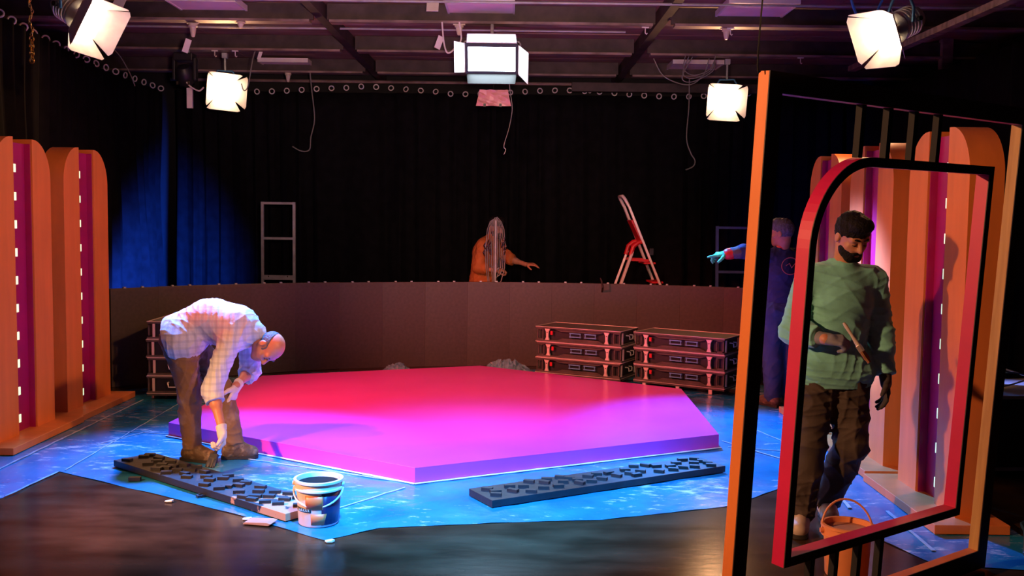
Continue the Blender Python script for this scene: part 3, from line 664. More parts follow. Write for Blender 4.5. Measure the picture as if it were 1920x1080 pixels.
# moving head
o = thing('moving_head_light', 'round black moving head light hanging at upper left', 'stage lamp', (-3.84, 11.75, 3.30))
MB().tube([(0, .10, .2), (0, .13, .31)], .012).build('clamp', 'steel', o)
MB().box((-.11, -.09, .16), (.11, .09, .25)).build('base', 'black_plastic', o, bevel=.01)
for sg in (-1, 1): MB().box((sg * .12 - .018, -.05, -.06), (sg * .12 + .018, .05, .2)).build('arm', 'black_plastic', o, bevel=.01)
MB().lathe([(.03, -.13), (.085, -.10), (.105, -.02), (.10, .06), (.07, .11), (.02, .125)], 24, Matrix.Rotation(.6, 4, 'X')).build('head', 'black_plastic', o, smooth=True)
MB().lathe([(.085, -.118), (.05, -.128), (.001, -.132)], 24, Matrix.Rotation(.6, 4, 'X')).build('lens', 'chrome', o, smooth=True)
for x in (-.06, .07): MB().box((x - .012, -.1, -.12), (x + .012, -.085, -.08)).build('lock', 'chrome', o)
# small things on the beams
def plug(label, x, y, z, h=.10):
    o = thing('ceiling_socket', label, 'socket', (x, y, z - h))
    MB().lathe([(.012, 0), (.020, .01), (.034, h * .75), (.045, h * .8), (.045, h)], 14).build('body', 'cream', o, smooth=True)
    MB().box((-.06, -.012, h), (.06, .012, h + .012)).build('bracket', 'cream', o)
plug('pale socket hanging below the top left ceiling panel', -3.25, 10.2, 3.60, .13); plug('pale socket hanging left of the centre panel light', -.56, 10.1, 3.60, .10)
plug('pale socket under the top right ceiling panel', 2.12, 10.15, 3.60, .10); plug('pale socket under the far left ceiling panel', -3.07, 13.66, 3.61, .12)
plug('white socket at the curtain rings right of the centre light', 1.06, 14.15, 3.56, .11)
plug('pale socket on the nearest beam left of the sheet seam', -2.75, 10.13, 3.61, .06)
HK = MB().box((-.035, -.012, .05), (.035, .012, .062)).tube([(0, 0, .055), (0, 0, 0), (.012, 0, -.012), (.02, 0, 0)], .006, 6).mesh('beam_hook', 'white_paint')
for (x, y, lab) in [(-3.9, 11.9, 'small hook on the second beam left of the moving head'), (-3.52, 11.84, 'small hook on the second beam above the back left lamp'), (-3.28, 11.84, 'small hook on the second beam right of the back left lamp'), (-4.35, 10.1, 'small hook on the first beam at far left'), (1.30, 10.1, 'small hook on the first beam right of centre'), (2.15, 10.1, 'small hook on the first beam near the top right panel'), (3.35, 11.84, 'small hook on the second beam above the leaning frame')]:
    tag(link('beam_hook', HK, None, (x, y, 3.545)), lab, 'hook')
def card(label, loc, w_, h_, rot):
    o = MB().box((-w_ / 2, -.003, -h_), (w_ / 2, .003, 0)).build('paper_tag', 'white_paint', None, loc); o.rotation_euler = rot; tag(o, label, 'tag')
card('white paper tag hanging at the top edge left of the top left panel', (-3.62, 9.3, 3.655), .10, .10, (-.5, .2, 0))
card('white paper tag below the top left socket', (-3.3, 10.22, 3.45), .06, .14, (0, .3, .5))
card('white card at the top edge left of the centre ceiling panel', (-.76, 9.32, 3.655), .11, .11, (-.6, 0, 0))
card('white diamond tag on the cable left of the centre light', (-.73, 10.0, 3.47), .06, .13, (0, .35, .4))
card('pale tag on the hanging wire beside the far left ceiling panel', (-3.0, 11.93, 3.615), .04, .10, (0, .3, 0))
o = MB().box((-.035, -.02, -.13), (.035, .02, .13)).build('wall_duct', 'diffuser', None, (-4.03, 12.5, 3.13), bevel=.004); tag(o, 'short pinkish vertical duct piece hanging by the left curtain corner', 'duct'); 
def wire(label, pts, r=.006, m='cable_grey', name='hanging_cable', cat='cable'):
    # smooth the polyline
    P = [Vector(p) for p in pts]; out_ = []
    for i in range(len(P) - 1):
        p0 = P[max(0, i - 1)]; p1 = P[i]; p2 = P[i + 1]; p3 = P[min(len(P) - 1, i + 2)]
        for k in range(5):
            t = k / 5; out_.append(.5 * ((2 * p1) + (p2 - p0) * t + (2 * p0 - 5 * p1 + 4 * p2 - p3) * t * t + (3 * p1 - p0 - 3 * p2 + p3) * t ** 3))
    out_.append(P[-1]); tag(MB().tube(out_, r, 6).build(name, m, None, smooth=True), label, cat)
wire('thin cable hanging in front of the curtain left of centre', [(-2.76, 13.6, 3.62), (-2.74, 13.6, 3.4), (-2.70, 13.6, 3.0), (-2.75, 13.6, 2.75), (-2.77, 13.6, 2.58), (-2.88, 13.6, 2.56), (-3.0, 13.6, 2.62)], .009)
wire('cord hanging below the centre panel light with a knotted end', [(-.05, 10.12, 3.25), (-.05, 10.2, 3.02), (-.02, 10.22, 2.8), (-.05, 10.2, 2.6), (-.10, 10.2, 2.42), (-.08, 10.2, 2.38), (-.10, 10.2, 2.33)], .004)
wire('thin cable hanging in front of the curtain right of centre', [(2.36, 13.6, 3.6), (2.36, 13.6, 3.2), (2.34, 13.6, 2.8), (2.40, 13.6, 2.6), (2.46, 13.6, 2.5), (2.44, 13.6, 2.42), (2.34, 13.6, 2.37)], .009)
wire('glossy blue cable loop at the top right', [(2.95, 9.0, 3.80), (3.0, 9.0, 3.60), (3.08, 9.0, 3.47), (3.18, 9.0, 3.50), (3.24, 9.0, 3.62), (3.32, 9.0, 3.80)], .012, 'cable_blue')
wire('white cable drooping from the moving head to the back left lamp', [(-3.86, 11.7, 3.30), (-3.78, 11.7, 3.18), (-3.68, 11.7, 3.12), (-3.64, 11.70, 3.13), (-3.61, 11.70, 3.16)], .009, 'white_paint')
wire('grey cable drooping right of the back left lamp', [(-3.20, 11.8, 3.22), (-3.17, 11.8, 3.14), (-3.12, 11.8, 3.2), (-3.08, 11.85, 3.5), (-3.06, 11.9, 3.62)], .007)
wire('thin cable hanging over the left curtain', [(-4.55, 11.2, 3.58), (-4.4, 11.2, 3.45), (-4.28, 11.2, 3.25), (-4.22, 11.2, 3.1)], .006)
wire('white cable loop left of the centre panel light', [(-.72, 9.95, 3.60), (-.70, 9.95, 3.40), (-.66, 9.95, 3.30), (-.58, 9.95, 3.36), (-.53, 9.95, 3.44), (-.55, 9.95, 3.60)], .008, 'white_paint')
for k in range(3): wire(['highest', 'middle', 'lowest'][k] + ' loop of the grey cable tangle above the back right lamp', [(2.0 + .05 * k, 11.84 + .04 * k, 3.615), (1.98, 11.80 + .06 * k, 3.45 - .04 * k), (2.1, 11.80 + .06 * k, 3.38 - .03 * k), (2.28 + .03 * k, 11.80 + .06 * k, 3.45), (2.36, 11.84 + .04 * k, 3.615)], .006)
wire('grey cable drooping from the far right panel to the back right lamp', [(1.65, 12.0, 3.6), (1.75, 12.0, 3.42), (1.9, 12.0, 3.33), (2.1, 12.0, 3.3), (2.25, 12.0, 3.42), (2.3, 11.95, 3.6)], .007)
wire('black cable holding the top corner of the leaning frame', [(.87, 3.57, 2.21), (.86, 3.57, 2.28), (.90, 3.6, 2.9), (.93, 3.65, 3.83)], .003, 'cable')
o = thing('chain', 'gold tinted chain hanging at the top left corner', 'chain', (-4.07, 8.5, 2.94))
LK = MB().tube([(.010 * math.cos(a), 0, .017 * math.sin(a)) for a in [2 * PI * k / 10 for k in range(10)]], .004, 5, True).mesh('link', 'gold_chain', True)
LK2 = MB().tube([(.018 * math.cos(a), 0, .022 * math.sin(a)) for a in [2 * PI * k / 10 for k in range(10)]], .008, 6, True).mesh('big_link', 'gold_chain', True)
for k in range(7): link('big_link', LK2, o, (0, 0, .02 + k * .03), (0, 0, PI / 2 * (k % 2)))
for k in range(26): link('link', LK, o, (.012 * math.sin(k), 0, .235 + k * .024), (0, 0, PI / 2 * (k % 2)))
# right side: post, dark boxes, cables
o = struct(MB().box((5.0, 11.8, 0), (5.12, 11.92, 3.84)).build('trim_1', 'flange'))
o = MB().box((-.06, -.05, -.07), (.06, .05, .07)).build('junction_box', 'white_paint', None, (5.06, 11.75, 3.34), bevel=.006); tag(o, 'pale junction box on the dark post at the upper right', 'junction box')
o = thing('flight_case', 'dark low flight case in the shadow at the right edge', 'case', (3.62, 6.9, 0), .1)
MB().box((-.5, -.35, .05), (.5, .35, .55)).build('body', 'road_case', o, bevel=.01)
for z in (.05, .53): MB().box((-.505, -.355, z), (.505, .355, z + .022)).build('edge', 'steel', o)
for x in (-.42, .42):
    for y in (-.28, .28): MB().tube([(x - .015, y, .028), (x + .015, y, .028)], .028, 12).build('wheel', 'black_plastic', o, smooth=True)
rs = random.Random(9)
for k in range(3):
    y0 = 6.62 + .2 * k; wire(['pale front', 'teal middle', 'pale rear'][k] + ' cable looped over the dark flight case', [(3.15 + .03 * k, y0, .57), (3.35, y0 + .03, .60 + .05 * k), (3.5, y0 - .04, .66), (3.7, y0 + .03, .60), (3.85, y0, .57), (4.0, y0 + .04, .57)], .006, 'lampblue' if k == 1 else 'cable_grey', 'loose_cable')
wire('blue cable lying on the dark floor right of the leaning frame', [(2.62, 4.95, .012), (2.8, 5.3, .012), (2.9, 5.5, .012), (3.1, 5.45, .012), (3.4, 5.7, .012)], .010, 'lampblue', 'floor_cable')
wire('thin pale cable lying on the dark floor at the lower right', [(2.45, 4.45, .006), (2.6, 4.38, .006), (2.8, 4.45, .006), (3.0, 4.40, .006)], .005, 'cable_grey', 'floor_cable')

# ------------------------------------------------------------------ people: smooth-blended body surfaces
V3 = lambda *a: np.array(a, dtype=np.float64)
def nrm(v): v = np.asarray(v, float); return v / np.linalg.norm(v)
def cone(a, b, r1, r2, k=.02, flat=None, cuts=()): return ('c', np.asarray(a, float), np.asarray(b, float), r1, r2, k, flat, cuts)
def ell(c, r, B=None, k=.01, sub=False, cuts=()): return ('e', np.asarray(c, float), np.asarray(r, float), np.eye(3) if B is None else np.asarray(B, float), k, sub, cuts)
def sdf_mesh(name, prims, h, m, parent, org, cuts=(), fold=0, fseed=0, fscale=1.0, fz=1.6):
    los = []; his = []
    for p in prims:
        if p[0] == 'c':
            r = max(p[3], p[4]); los.append(np.minimum(p[1], p[2]) - r); his.append(np.maximum(p[1], p[2]) + r)
        elif not p[5]: los.append(p[1] - p[2].max()); his.append(p[1] + p[2].max())
    lo = np.min(los, 0) - 4 * h; hi = np.max(his, 0) + 4 * h
    n = np.ceil((hi - lo) / h).astype(int) + 1
    ax = [lo[i] + h * np.arange(n[i]) for i in range(3)]
    v = np.full(n, .25, np.float32)
    for p in prims:
        if p[0] == 'c':
            r = max(p[3], p[4]); a, b = p[1], p[2]; k = p[5]; bl = np.minimum(a, b) - r - k - 3 * h; bh = np.maximum(a, b) + r + k + 3 * h
        else:
            k = p[4]; bl = p[1] - p[2].max() - k - 3 * h; bh = p[1] + p[2].max() + k + 3 * h
        i0 = np.clip(np.floor((bl - lo) / h).astype(int), 0, n); i1 = np.clip(np.ceil((bh - lo) / h).astype(int) + 1, 0, n)
        if np.any(i1 <= i0): continue
        sl = tuple(slice(x, y) for x, y in zip(i0, i1))
        X, Y, Z = np.meshgrid(*[ax[i][sl[i]] for i in range(3)], indexing='ij', sparse=True)
        if p[0] == 'c':
            ab = b - a; L2 = ab @ ab + 1e-12; dx, dy, dz = X - a[0], Y - a[1], Z - a[2]
            t = np.clip((dx * ab[0] + dy * ab[1] + dz * ab[2]) / L2, 0, 1)
            ex, ey, ez = dx - t * ab[0], dy - t * ab[1], dz - t * ab[2]
            if p[6] is not None:
                f_, s_ = p[6]; q = (ex * f_[0] + ey * f_[1] + ez * f_[2]) * (s_ - 1); ex = ex + q * f_[0]; ey = ey + q * f_[1]; ez = ez + q * f_[2]
            d = np.sqrt(ex * ex + ey * ey + ez * ez) - (p[3] + t * (p[4] - p[3])); sub = False; cs = p[7]
        else:
            c, r, B = p[1], p[2], p[3]; dx, dy, dz = X - c[0], Y - c[1], Z - c[2]
            q = [(dx * B[0, j] + dy * B[1, j] + dz * B[2, j]) for j in range(3)]
            k0 = np.sqrt(sum((q[j] / r[j]) ** 2 for j in range(3))) + 1e-9; k1 = np.sqrt(sum((q[j] / r[j] ** 2) ** 2 for j in range(3))) + 1e-9
            d = k0 * (k0 - 1) / k1; sub = p[5]; cs = p[6]
        for pt, no in cs: d = np.maximum(d, (X - pt[0]) * no[0] + (Y - pt[1]) * no[1] + (Z - pt[2]) * no[2])
        cur = v[sl]; d = d.astype(np.float32)
        if sub: d = -d; hh = np.maximum(k - np.abs(cur - d), 0) / k; v[sl] = np.maximum(cur, d) + hh * hh * k * .25
        else: hh = np.maximum(k - np.abs(cur - d), 0) / k; v[sl] = np.minimum(cur, d) - hh * hh * k * .25
    X, Y, Z = np.meshgrid(*ax, indexing='ij', sparse=True)
    if fold:
        rs = np.random.RandomState(fseed); acc = 0
        for i in range(6):
            kx = rs.normal(size=3); kx[2] *= fz; kx = nrm(kx) * rs.uniform(26, 62) * fscale; k2 = nrm(rs.normal(size=3)) * rs.uniform(12, 24); ph = rs.uniform(0, 6.28, 2)
            wv = np.sin(X * kx[0] + Y * kx[1] + Z * kx[2] + 2.2 * np.sin(X * k2[0] + Y * k2[1] + Z * k2[2] + ph[0]) + ph[1])
            acc = acc + (1 - np.abs(wv)) ** 2 * (.5 + .5 * np.sin(X * k2[1] + Y * k2[2] + Z * k2[0] + ph[1]))
        v = (v - fold * (acc - .9)).astype(np.float32)
    for pt, no in cuts: v = np.maximum(v, (X - pt[0]) * no[0] + (Y - pt[1]) * no[1] + (Z - pt[2]) * no[2])
    v[0] = v[-1] = .2; v[:, 0] = v[:, -1] = .2; v[:, :, 0] = v[:, :, -1] = .2
    s = v < 0
    cnt = np.zeros(n - 1, np.int8)
    for a in (0, 1):
        for b in (0, 1):
            for c in (0, 1): cnt += s[a:n[0] - 1 + a, b:n[1] - 1 + b, c:n[2] - 1 + c]
    I, J, K = np.nonzero((cnt > 0) & (cnt < 8)); idx = -np.ones(n - 1, np.int64); idx[I, J, K] = np.arange(len(I))
    pos = np.zeros((len(I), 3)); num = np.zeros(len(I))
    cor = {(a, b, c): v[I + a, J + b, K + c] for a in (0, 1) for b in (0, 1) for c in (0, 1)}
    for d_ in range(3):
        for a in (0, 1):
            for b in (0, 1):
                c0 = [a, b]; c0.insert(d_, 0); c1 = list(c0); c1[d_] = 1
                v0, v1 = cor[tuple(c0)], cor[tuple(c1)]; mk = (v0 < 0) != (v1 < 0); t = np.where(mk, v0 / np.where(v0 == v1, 1, v0 - v1), 0)
                for e in range(3): pos[:, e] += mk * (t if e == d_ else c0[e])
                num += mk
    pos = pos / num[:, None]; P = lo + h * (np.stack([I, J, K], 1) + pos) - np.asarray(org)
    quads = []
    for d_ in range(3):
        sA = np.moveaxis(s, d_, 0); ix = np.moveaxis(idx, d_, 0)
        df = sA[:-1] != sA[1:]; a, b, c = np.nonzero(df[:, 1:-1, 1:-1]); b += 1; c += 1
        q = np.stack([ix[a, b - 1, c - 1], ix[a, b, c - 1], ix[a, b, c], ix[a, b - 1, c]], 1)
        fl = sA[a, b, c]
        if d_ == 1: fl = ~fl
        q = np.where(fl[:, None], q, q[:, ::-1]); quads.append(q)
    Q = np.concatenate(quads); Q = Q[(Q >= 0).all(1)]
    me = bpy.data.meshes.new(name); me.vertices.add(len(P)); me.vertices.foreach_set('co', P.astype(np.float32).ravel())
    me.loops.add(Q.size); me.loops.foreach_set('vertex_index', Q.astype(np.int32).ravel())
    me.polygons.add(len(Q)); me.polygons.foreach_set('loop_start', np.arange(0, Q.size, 4, dtype=np.int32))
    me.update(calc_edges=True); me.validate(); me.polygons.foreach_set('use_smooth', [True] * len(me.polygons)); me.materials.append(MATS[m])
    return link(name, me, parent)
def basis(f, u):
    f = nrm(f); u = np.asarray(u, float); u = nrm(u - f * (u @ f)); r = np.cross(f, u); return np.stack([r, f, u], 1)   # columns right, forward, up
def head_prims(c, B, s=1.0):
    w_ = lambda x, y, z: c + B @ (V3(x, y, z) * s)
    P = [ell(w_(0, -.012, .028), V3(.076, .096, .092) * s, B, .02), ell(w_(0, .022, -.048), V3(.058, .070, .066) * s, B, .03),
         cone(w_(-.022, .066, -.086), w_(.022, .066, -.086), .020 * s, .020 * s, .03),
         cone(w_(0, .082, .014), w_(0, .106, -.024), .010 * s, .0145 * s, .012), cone(w_(-.013, .092, -.027), w_(.013, .092, -.027), .0095 * s, .0095 * s, .008),
         cone(w_(-.040, .068, .026), w_(.040, .068, .026), .017 * s, .017 * s, .018),
         cone(w_(-.046, .056, -.022), w_(-.03, .07, -.03), .018 * s, .016 * s, .02), cone(w_(.046, .056, -.022), w_(.03, .07, -.03), .018 * s, .016 * s, .02)]
    for sg in (-1, 1):
        P.append(ell(w_(sg * .031, .084, .004), V3(.019, .014, .012) * s, B, .008, True))
        P.append(ell(w_(sg * .031, .070, .002), V3(.0165, .0150, .0140) * s, B, .003))
        P += [ell(w_(sg * .080, -.012, -.006), V3(.010, .020, .032) * s, B, .008), ell(w_(sg * .092, -.006, -.004), V3(.006, .010, .018) * s, B, .005, True)]
    P += [cone(w_(-.020, .085, -.058), w_(.020, .085, -.058), .0075 * s, .0075 * s, .006), cone(w_(-.016, .084, -.069), w_(.016, .084, -.069), .0085 * s, .0085 * s, .006)]
    return P
def hand_prims(wr, d, pn, sd, curls, e=0, s=1.0, thumb=(.55, .75, .35), tc=.5):
    # wr wrist, d finger direction, pn palm normal (palm side), sd direction towards the thumb
    d = nrm(d); pn = np.asarray(pn, float); pn = nrm(pn - d * (pn @ d)); sd_ = np.cross(d, pn); sd_ = sd_ * np.sign(sd_ @ np.asarray(sd, float))
    P = []; ls = [(.044, .027, .021), (.049, .030, .023), (.045, .028, .022), (.035, .021, .019)]
    for i in range(4):
        off = sd_ * (.0315 - .021 * i) * s; kn = wr + d * (.088 - .004 * abs(i - 1.2)) * s + off
        P.append(cone(wr + off * .55 + d * .008 * s, kn, (.0145 * s + e), (.0115 * s + e), .012))
        q = kn; ang = 0; cu = curls[i] if hasattr(curls[i], '__len__') else (curls[i],) * 3
        for j in range(3):
            ang += cu[j]; nd = d * math.cos(ang) + pn * math.sin(ang); q2 = q + nd * ls[i][j] * s
            P.append(cone(q, q2, (.0098 - .0010 * j) * s + e, (.0090 - .0012 * j) * s + e, .004)); q = q2
    q = wr + d * .022 * s + sd_ * .022 * s; nd = nrm(d * thumb[0] + sd_ * thumb[1] + pn * thumb[2])
    for j, l_ in enumerate((.042, .034, .027)):
        q2 = q + nd * l_ * s; P.append(cone(q, q2, (.0150 - .0025 * j) * s + e, (.0125 - .0020 * j) * s + e, .008)); q = q2
        nd = nrm(nd + (d * .5 - sd_ * .25 + pn * .35) * tc)
    return P
def make_person(label, org, J, hp, o):
    """J joints in world space, hp head dict, o options"""
    org = np.asarray(org, float); root = thing('person', label, 'person', tuple(org))
    h = o.get('h', .0055); fa = nrm(o['front']); e = o.get('bulk', 0)
    g = {k: V3(*v) for k, v in J.items()}
    B = basis(hp['f'], hp['u']); hc = V3(*hp['c'])
    def torso(x, kk=.05):
        mid = (g['pelvis'] + g['chest']) / 2 + g.get('bend', V3(0, 0, 0))
        return [cone(g['hipR'], g['hipL'], .10 + e + x, .10 + e + x, kk), cone(g['pelvis'], mid, .138 + e + x, .135 + e + x, kk, (fa, 1.22)),
                cone(mid, g['chest'], .135 + e + x, .160 + e + x, kk, (fa, 1.28)), cone(g['shR'] * .82 + g['shL'] * .18, g['shL'] * .82 + g['shR'] * .18, .072 + x, .072 + x, kk),
                cone(g['chest'], g['neck'], .12 + x, .062 + x * .6, kk, (fa, 1.15))]
    def arm(s_, x, upto=1.0, loose=0):
        a, b, c = g['sh' + s_], g['el' + s_], g['wr' + s_]; P = [cone(a, b, .058 + x, .045 + x + loose * .4, .03)]
        P.append(cone(b, b + (c - b) * .35, .045 + x + loose * .4, .043 + x + loose * .4, .02)) if upto > .35 else None
        t = min(upto, 1.0); cut = [(b + (c - b) * t, nrm(c - b))] if upto < 1 or x > 0 else []
        P.append(cone(b, c, .043 + x + loose * .4, .029 + x + loose * .4, .02, None, cut)); return P
    def leg(s_, x):
        a, b, c = g['hip' + s_], g['kn' + s_], g['an' + s_]; bk = -nrm(g['toe' + s_] - c)
        return [cone(a, b, .088 + e * .7 + x, .060 + x, .04), cone(b, c, .058 + x, .040 + x, .03), cone(b + (c - b) * .15 + bk * .02, b + (c - b) * .45 + bk * .018, .046 + x, .046 + x, .03)]
    def foot(s_, x):
        c, t = g['an' + s_], g['toe' + s_]; d = t - c; d = V3(d[0], d[1], 0); d = nrm(d); hl = c - d * .035; hl = V3(hl[0], hl[1], t[2] + .012 if s_ in o.get('flatfeet', 'LR') else c[2] - .055)
        return [cone(c, hl, .036 + x, .034 + x, .02), cone(c + d * .01, t - d * .01, .036 + x, .030 + x, .03), cone(hl, t, .034 + x, .032 + x, .02), cone(hl, t - d * .04, .03 + x, .036 + x, .02)]
    body = torso(-.012) + arm('R', -.004) + arm('L', -.004) + leg('R', -.006) + leg('L', -.006) + foot('R', -.004) + foot('L', -.004)
    nk = hc + B @ V3(0, -.03, -.06); body += [cone(g['neck'], nk, .058, .050, .025)] + head_prims(hc, B)
    for s_ in 'RL':
        hd = o['hand' + s_]; body += [cone(g['wr' + s_], g['wr' + s_] + nrm(hd['d']) * .03, .028, .022, .012)] + hand_prims(g['wr' + s_], hd['d'], hd['pn'], hd['sd'], hd['curl'], -.0005, .98, hd.get('thumb', (.55, .75, .35)), hd.get('tc', .5))
    sdf_mesh('body', body, h, o.get('skin', 'skin'), root, org)
    # shirt
    sx = o.get('shirt_loose', .018); P = torso(sx, .06)
    if 'hem_drop' in o: P += [cone(g['hipR'], g['hipL'], .118 + e + sx, .118 + e + sx, .05), cone(g['pelvis'], g['pelvis'] + V3(*o['hem_drop']), .14 + e + sx, .135 + e + sx, .05, (fa, 1.15))]
    for s_ in 'RL': P += arm(s_, .015, o['sleeve' + s_], o.get('loose', .02))
    if o.get('collar', True): P += [cone(g['neck'] - nrm(nk - g['neck']) * .02, g['neck'] + nrm(nk - g['neck']) * .035, .078, .066, .02, None, [(g['neck'] + nrm(nk - g['neck']) * .04, nrm(nk - g['neck']))])]
    cuts = [(V3(*p), nrm(n_)) for p, n_ in o['hem']] + [(g['neck'] + nrm(nk - g['neck']) * .045, nrm(nk - g['neck']))] if o.get('neckcut', True) else [(V3(*p), nrm(n_)) for p, n_ in o['hem']]
    cuts = [(V3(*p), nrm(n_)) for p, n_ in o['hem']]
    sdf_mesh(o.get('shirt_name', 'shirt'), P, h, o['shirt'], root, org, cuts, o.get('fold', .006), o.get('seed', 1))
    # trousers
    tl = o.get('trouser_loose', .018); P = [cone(g['hipR'], g['hipL'], .105 + e + tl * .6, .105 + e + tl * .6, .05), cone(g['pelvis'] * .8 + (g['hipR'] + g['hipL']) * .1, g['pelvis'] + nrm(g['chest'] - g['pelvis']) * .06, .135 + e + .006, .135 + e + .004, .05, (fa, 1.2))]
    for s_ in 'RL':
        c, b = g['an' + s_], g['kn' + s_]; dn = nrm(c - b); P += leg(s_, tl); P += [cone(b + (c - b) * .3, c + dn * .02, .062 + tl * .5, .054 + tl * .5, .03, None, [(c + dn * .0, dn)])]
    sdf_mesh('trousers', P, h, o['trousers'], root, org, [], o.get('tfold', .006), o.get('seed', 1) + 5, .62, .6)
    for s_ in 'RL':
        F_ = sdf_mesh('shoe', foot(s_, .010), max(h, .005), o['shoe'], root, org, [(g['an' + s_] + V3(0, 0, .05), V3(0, 0, 1)), (V3(0, 0, org[2] + .001), V3(0, 0, -1))], .0015, 3)
        c, t = g['an' + s_], g['toe' + s_]; d = nrm(V3(t[0] - c[0], t[1] - c[1], 0)); n_ = V3(-d[1], d[0], 0)
        if s_ in o.get('flatfeet', 'LR'):
            m = MB(); vs = []; a0 = c - d * .085 - org; pl = [(0, .030), (.03, .040), (.12, .036), (.20, .048), (.25, .040), (.268, .018)]
            out_ = [(x, w_) for x, w_ in pl] + [(x, -w_) for x, w_ in reversed(pl)]
            ln = np.linalg.norm(V3(t[0] - c[0], t[1] - c[1], 0)) + .125; sc_ = ln / .268
            for z in (.0, .022): vs += [tuple(V3(a0[0], a0[1], 0) + d * x * sc_ + n_ * w_ + V3(0, 0, z)) for x, w_ in out_]
            k = len(out_); m.add(vs, [tuple(range(k - 1, -1, -1)), tuple(range(k, 2 * k))] + [(i, (i + 1) % k, (i + 1) % k + k, i + k) for i in range(k)]).build('sole', 'sole', F_, smooth=True)
        if 'glove' + s_ in o:
            hd = o['hand' + s_]; w_ = g['wr' + s_]; bk = nrm(g['el' + s_] - w_)
            sdf_mesh('glove', hand_prims(w_, hd['d'], hd['pn'], hd['sd'], hd['curl'], .0028, .98, hd.get('thumb', (.55, .75, .35)), hd.get('tc', .5)) + [cone(w_ + nrm(hd['d']) * .03, w_ + bk * .04, .030, .036, .012, None, [(w_ + bk * .045, bk)])], .0035, o['glove' + s_], root, org)
    # hair
    w_ = lambda x, y, z: hc + B @ V3(x, y, z)
    hs = hp['hair']
    if hs == 'full':
        sdf_mesh('hair', [ell(w_(0, -.016, .040), (.088, .102, .100), B, .01), ell(w_(0, .040, .098), (.070, .056, .046), B, .02), ell(w_(0, .034, -.020), (.085, .066, .066), B, .02, True), ell(w_(.085, .0, -.02), (.02, .03, .035), B, .008, True), ell(w_(-.085, .0, -.02), (.02, .03, .035), B, .008, True)], .0045, hp['hm'], root, org, [(w_(0, -.03, -.062), B @ V3(0, -.15, -1)), (w_(0, .065, .0), B @ V3(0, 1, -.55))], .0035, 11, 3.0)
    elif hs == 'bald':
        sdf_mesh('hair', [ell(w_(0, -.014, .024), (.0825, .100, .090), B, .01), ell(w_(.085, .004, -.01), (.02, .026, .035), B, .008, True), ell(w_(-.085, .004, -.01), (.02, .026, .035), B, .008, True)], .0045, hp['hm'], root, org, [(w_(0, 0, -.055), B @ V3(0, 0, -1)), (w_(0, -.055, .060), B @ V3(0, .45, 1)), (w_(0, .030, 0), B @ V3(0, 1, .3))], .0015, 12, 3.0)
    if hp.get('beard'):
        sdf_mesh('beard', [ell(w_(0, .024, -.054), (.0635, .074, .070), B, .02), cone(w_(-.024, .070, -.090), w_(.024, .070, -.090), .024, .024, .02), cone(w_(-.022, .091, -.048), w_(.022, .091, -.048), .008, .008, .008), ell(w_(0, .105, -.064), (.020, .020, .0085), B, .003, True), ell(w_(0, .085, -.015), (.052, .05, .028), B, .01, True)], .004, hp['hm'], root, org, [(w_(0, 0, -.030), B @ V3(0, .15, 1)), (w_(0, -.005, 0), B @ V3(0, -1, .05))], .001, 13, 3.0)
    for sg in (-1, 1):
        sdf_mesh('eyebrow', [cone(w_(sg * .014, .088, .030), w_(sg * .034, .086, .036), .0045, .0052, .004), cone(w_(sg * .034, .086, .036), w_(sg * .052, .072, .030), .0050, .003, .004)], .003, hp['hm'], root, org)
        sdf_mesh('eye_line', [cone(w_(sg * .019, .0825, .000), w_(sg * .031, .0868, -.003), .0016, .0022, .002), cone(w_(sg * .031, .0868, -.003), w_(sg * .045, .078, .001), .0022, .0014, .002)], .0015, 'hair_dark', root, org)
    return root
FLAT = [(.25, .3, .25)] * 4
GRIP = [(.75, 1.15, .8), (.8, 1.2, .8), (.85, 1.2, .8), (.9, 1.2, .8)]
RELAX = [(.22, .35, .25), (.28, .40, .3), (.32, .45, .3), (.38, .5, .3)]

# stooping man painting the board
make_person('balding man in white checked shirt stooping to paint the board', (-2.05, 6.78, .006), dict(
    pelvis=(-2.25, 6.80, .86), bend=(.0, 0, .075), chest=(-1.93, 6.82, .915), neck=(-1.765, 6.82, .865), shR=(-1.90, 6.66, .835), elR=(-1.985, 6.56, .52), wrR=(-1.885, 6.44, .265),
    shL=(-1.86, 6.98, .85), elL=(-1.85, 7.02, .58), wrL=(-1.905, 6.84, .50), hipR=(-2.25, 6.715, .83), hipL=(-2.24, 6.89, .83),
    knR=(-2.185, 6.70, .46), anR=(-2.165, 6.70, .095), toeR=(-2.03, 6.66, .045), knL=(-2.00, 6.86, .46), anL=(-1.905, 6.78, .10), toeL=(-1.785, 6.80, .045)),
    dict(c=(-1.672, 6.80, .775), f=(-.02, -.36, -.92), u=(.93, -.12, .22), hair='bald', hm='hair_grey'),
    dict(front=(.35, 0, -.94), bulk=.012, shirt='plaid', shirt_loose=.016, sleeveR=.30, sleeveL=.35, loose=.03, hem=[((-2.335, 6.8, .85), (-.92, 0, -.32))], hem_drop=(-.10, 0, -.02), fold=.006, seed=3,
         trousers='khaki', trouser_loose=.014, tfold=.008, shoe='boot', skin='skin_b',
         handR=dict(d=(.05, -.35, -.9), pn=(-.75, -.55, .2), sd=(.3, -1, 0), curl=GRIP, thumb=(.7, .6, .5), tc=.7), gloveR='glove_white',
         handL=dict(d=(-.22, -.25, -.95), pn=(-1, .3, .1), sd=(.2, -1, 0), curl=RELAX), gloveL='glove_white'))
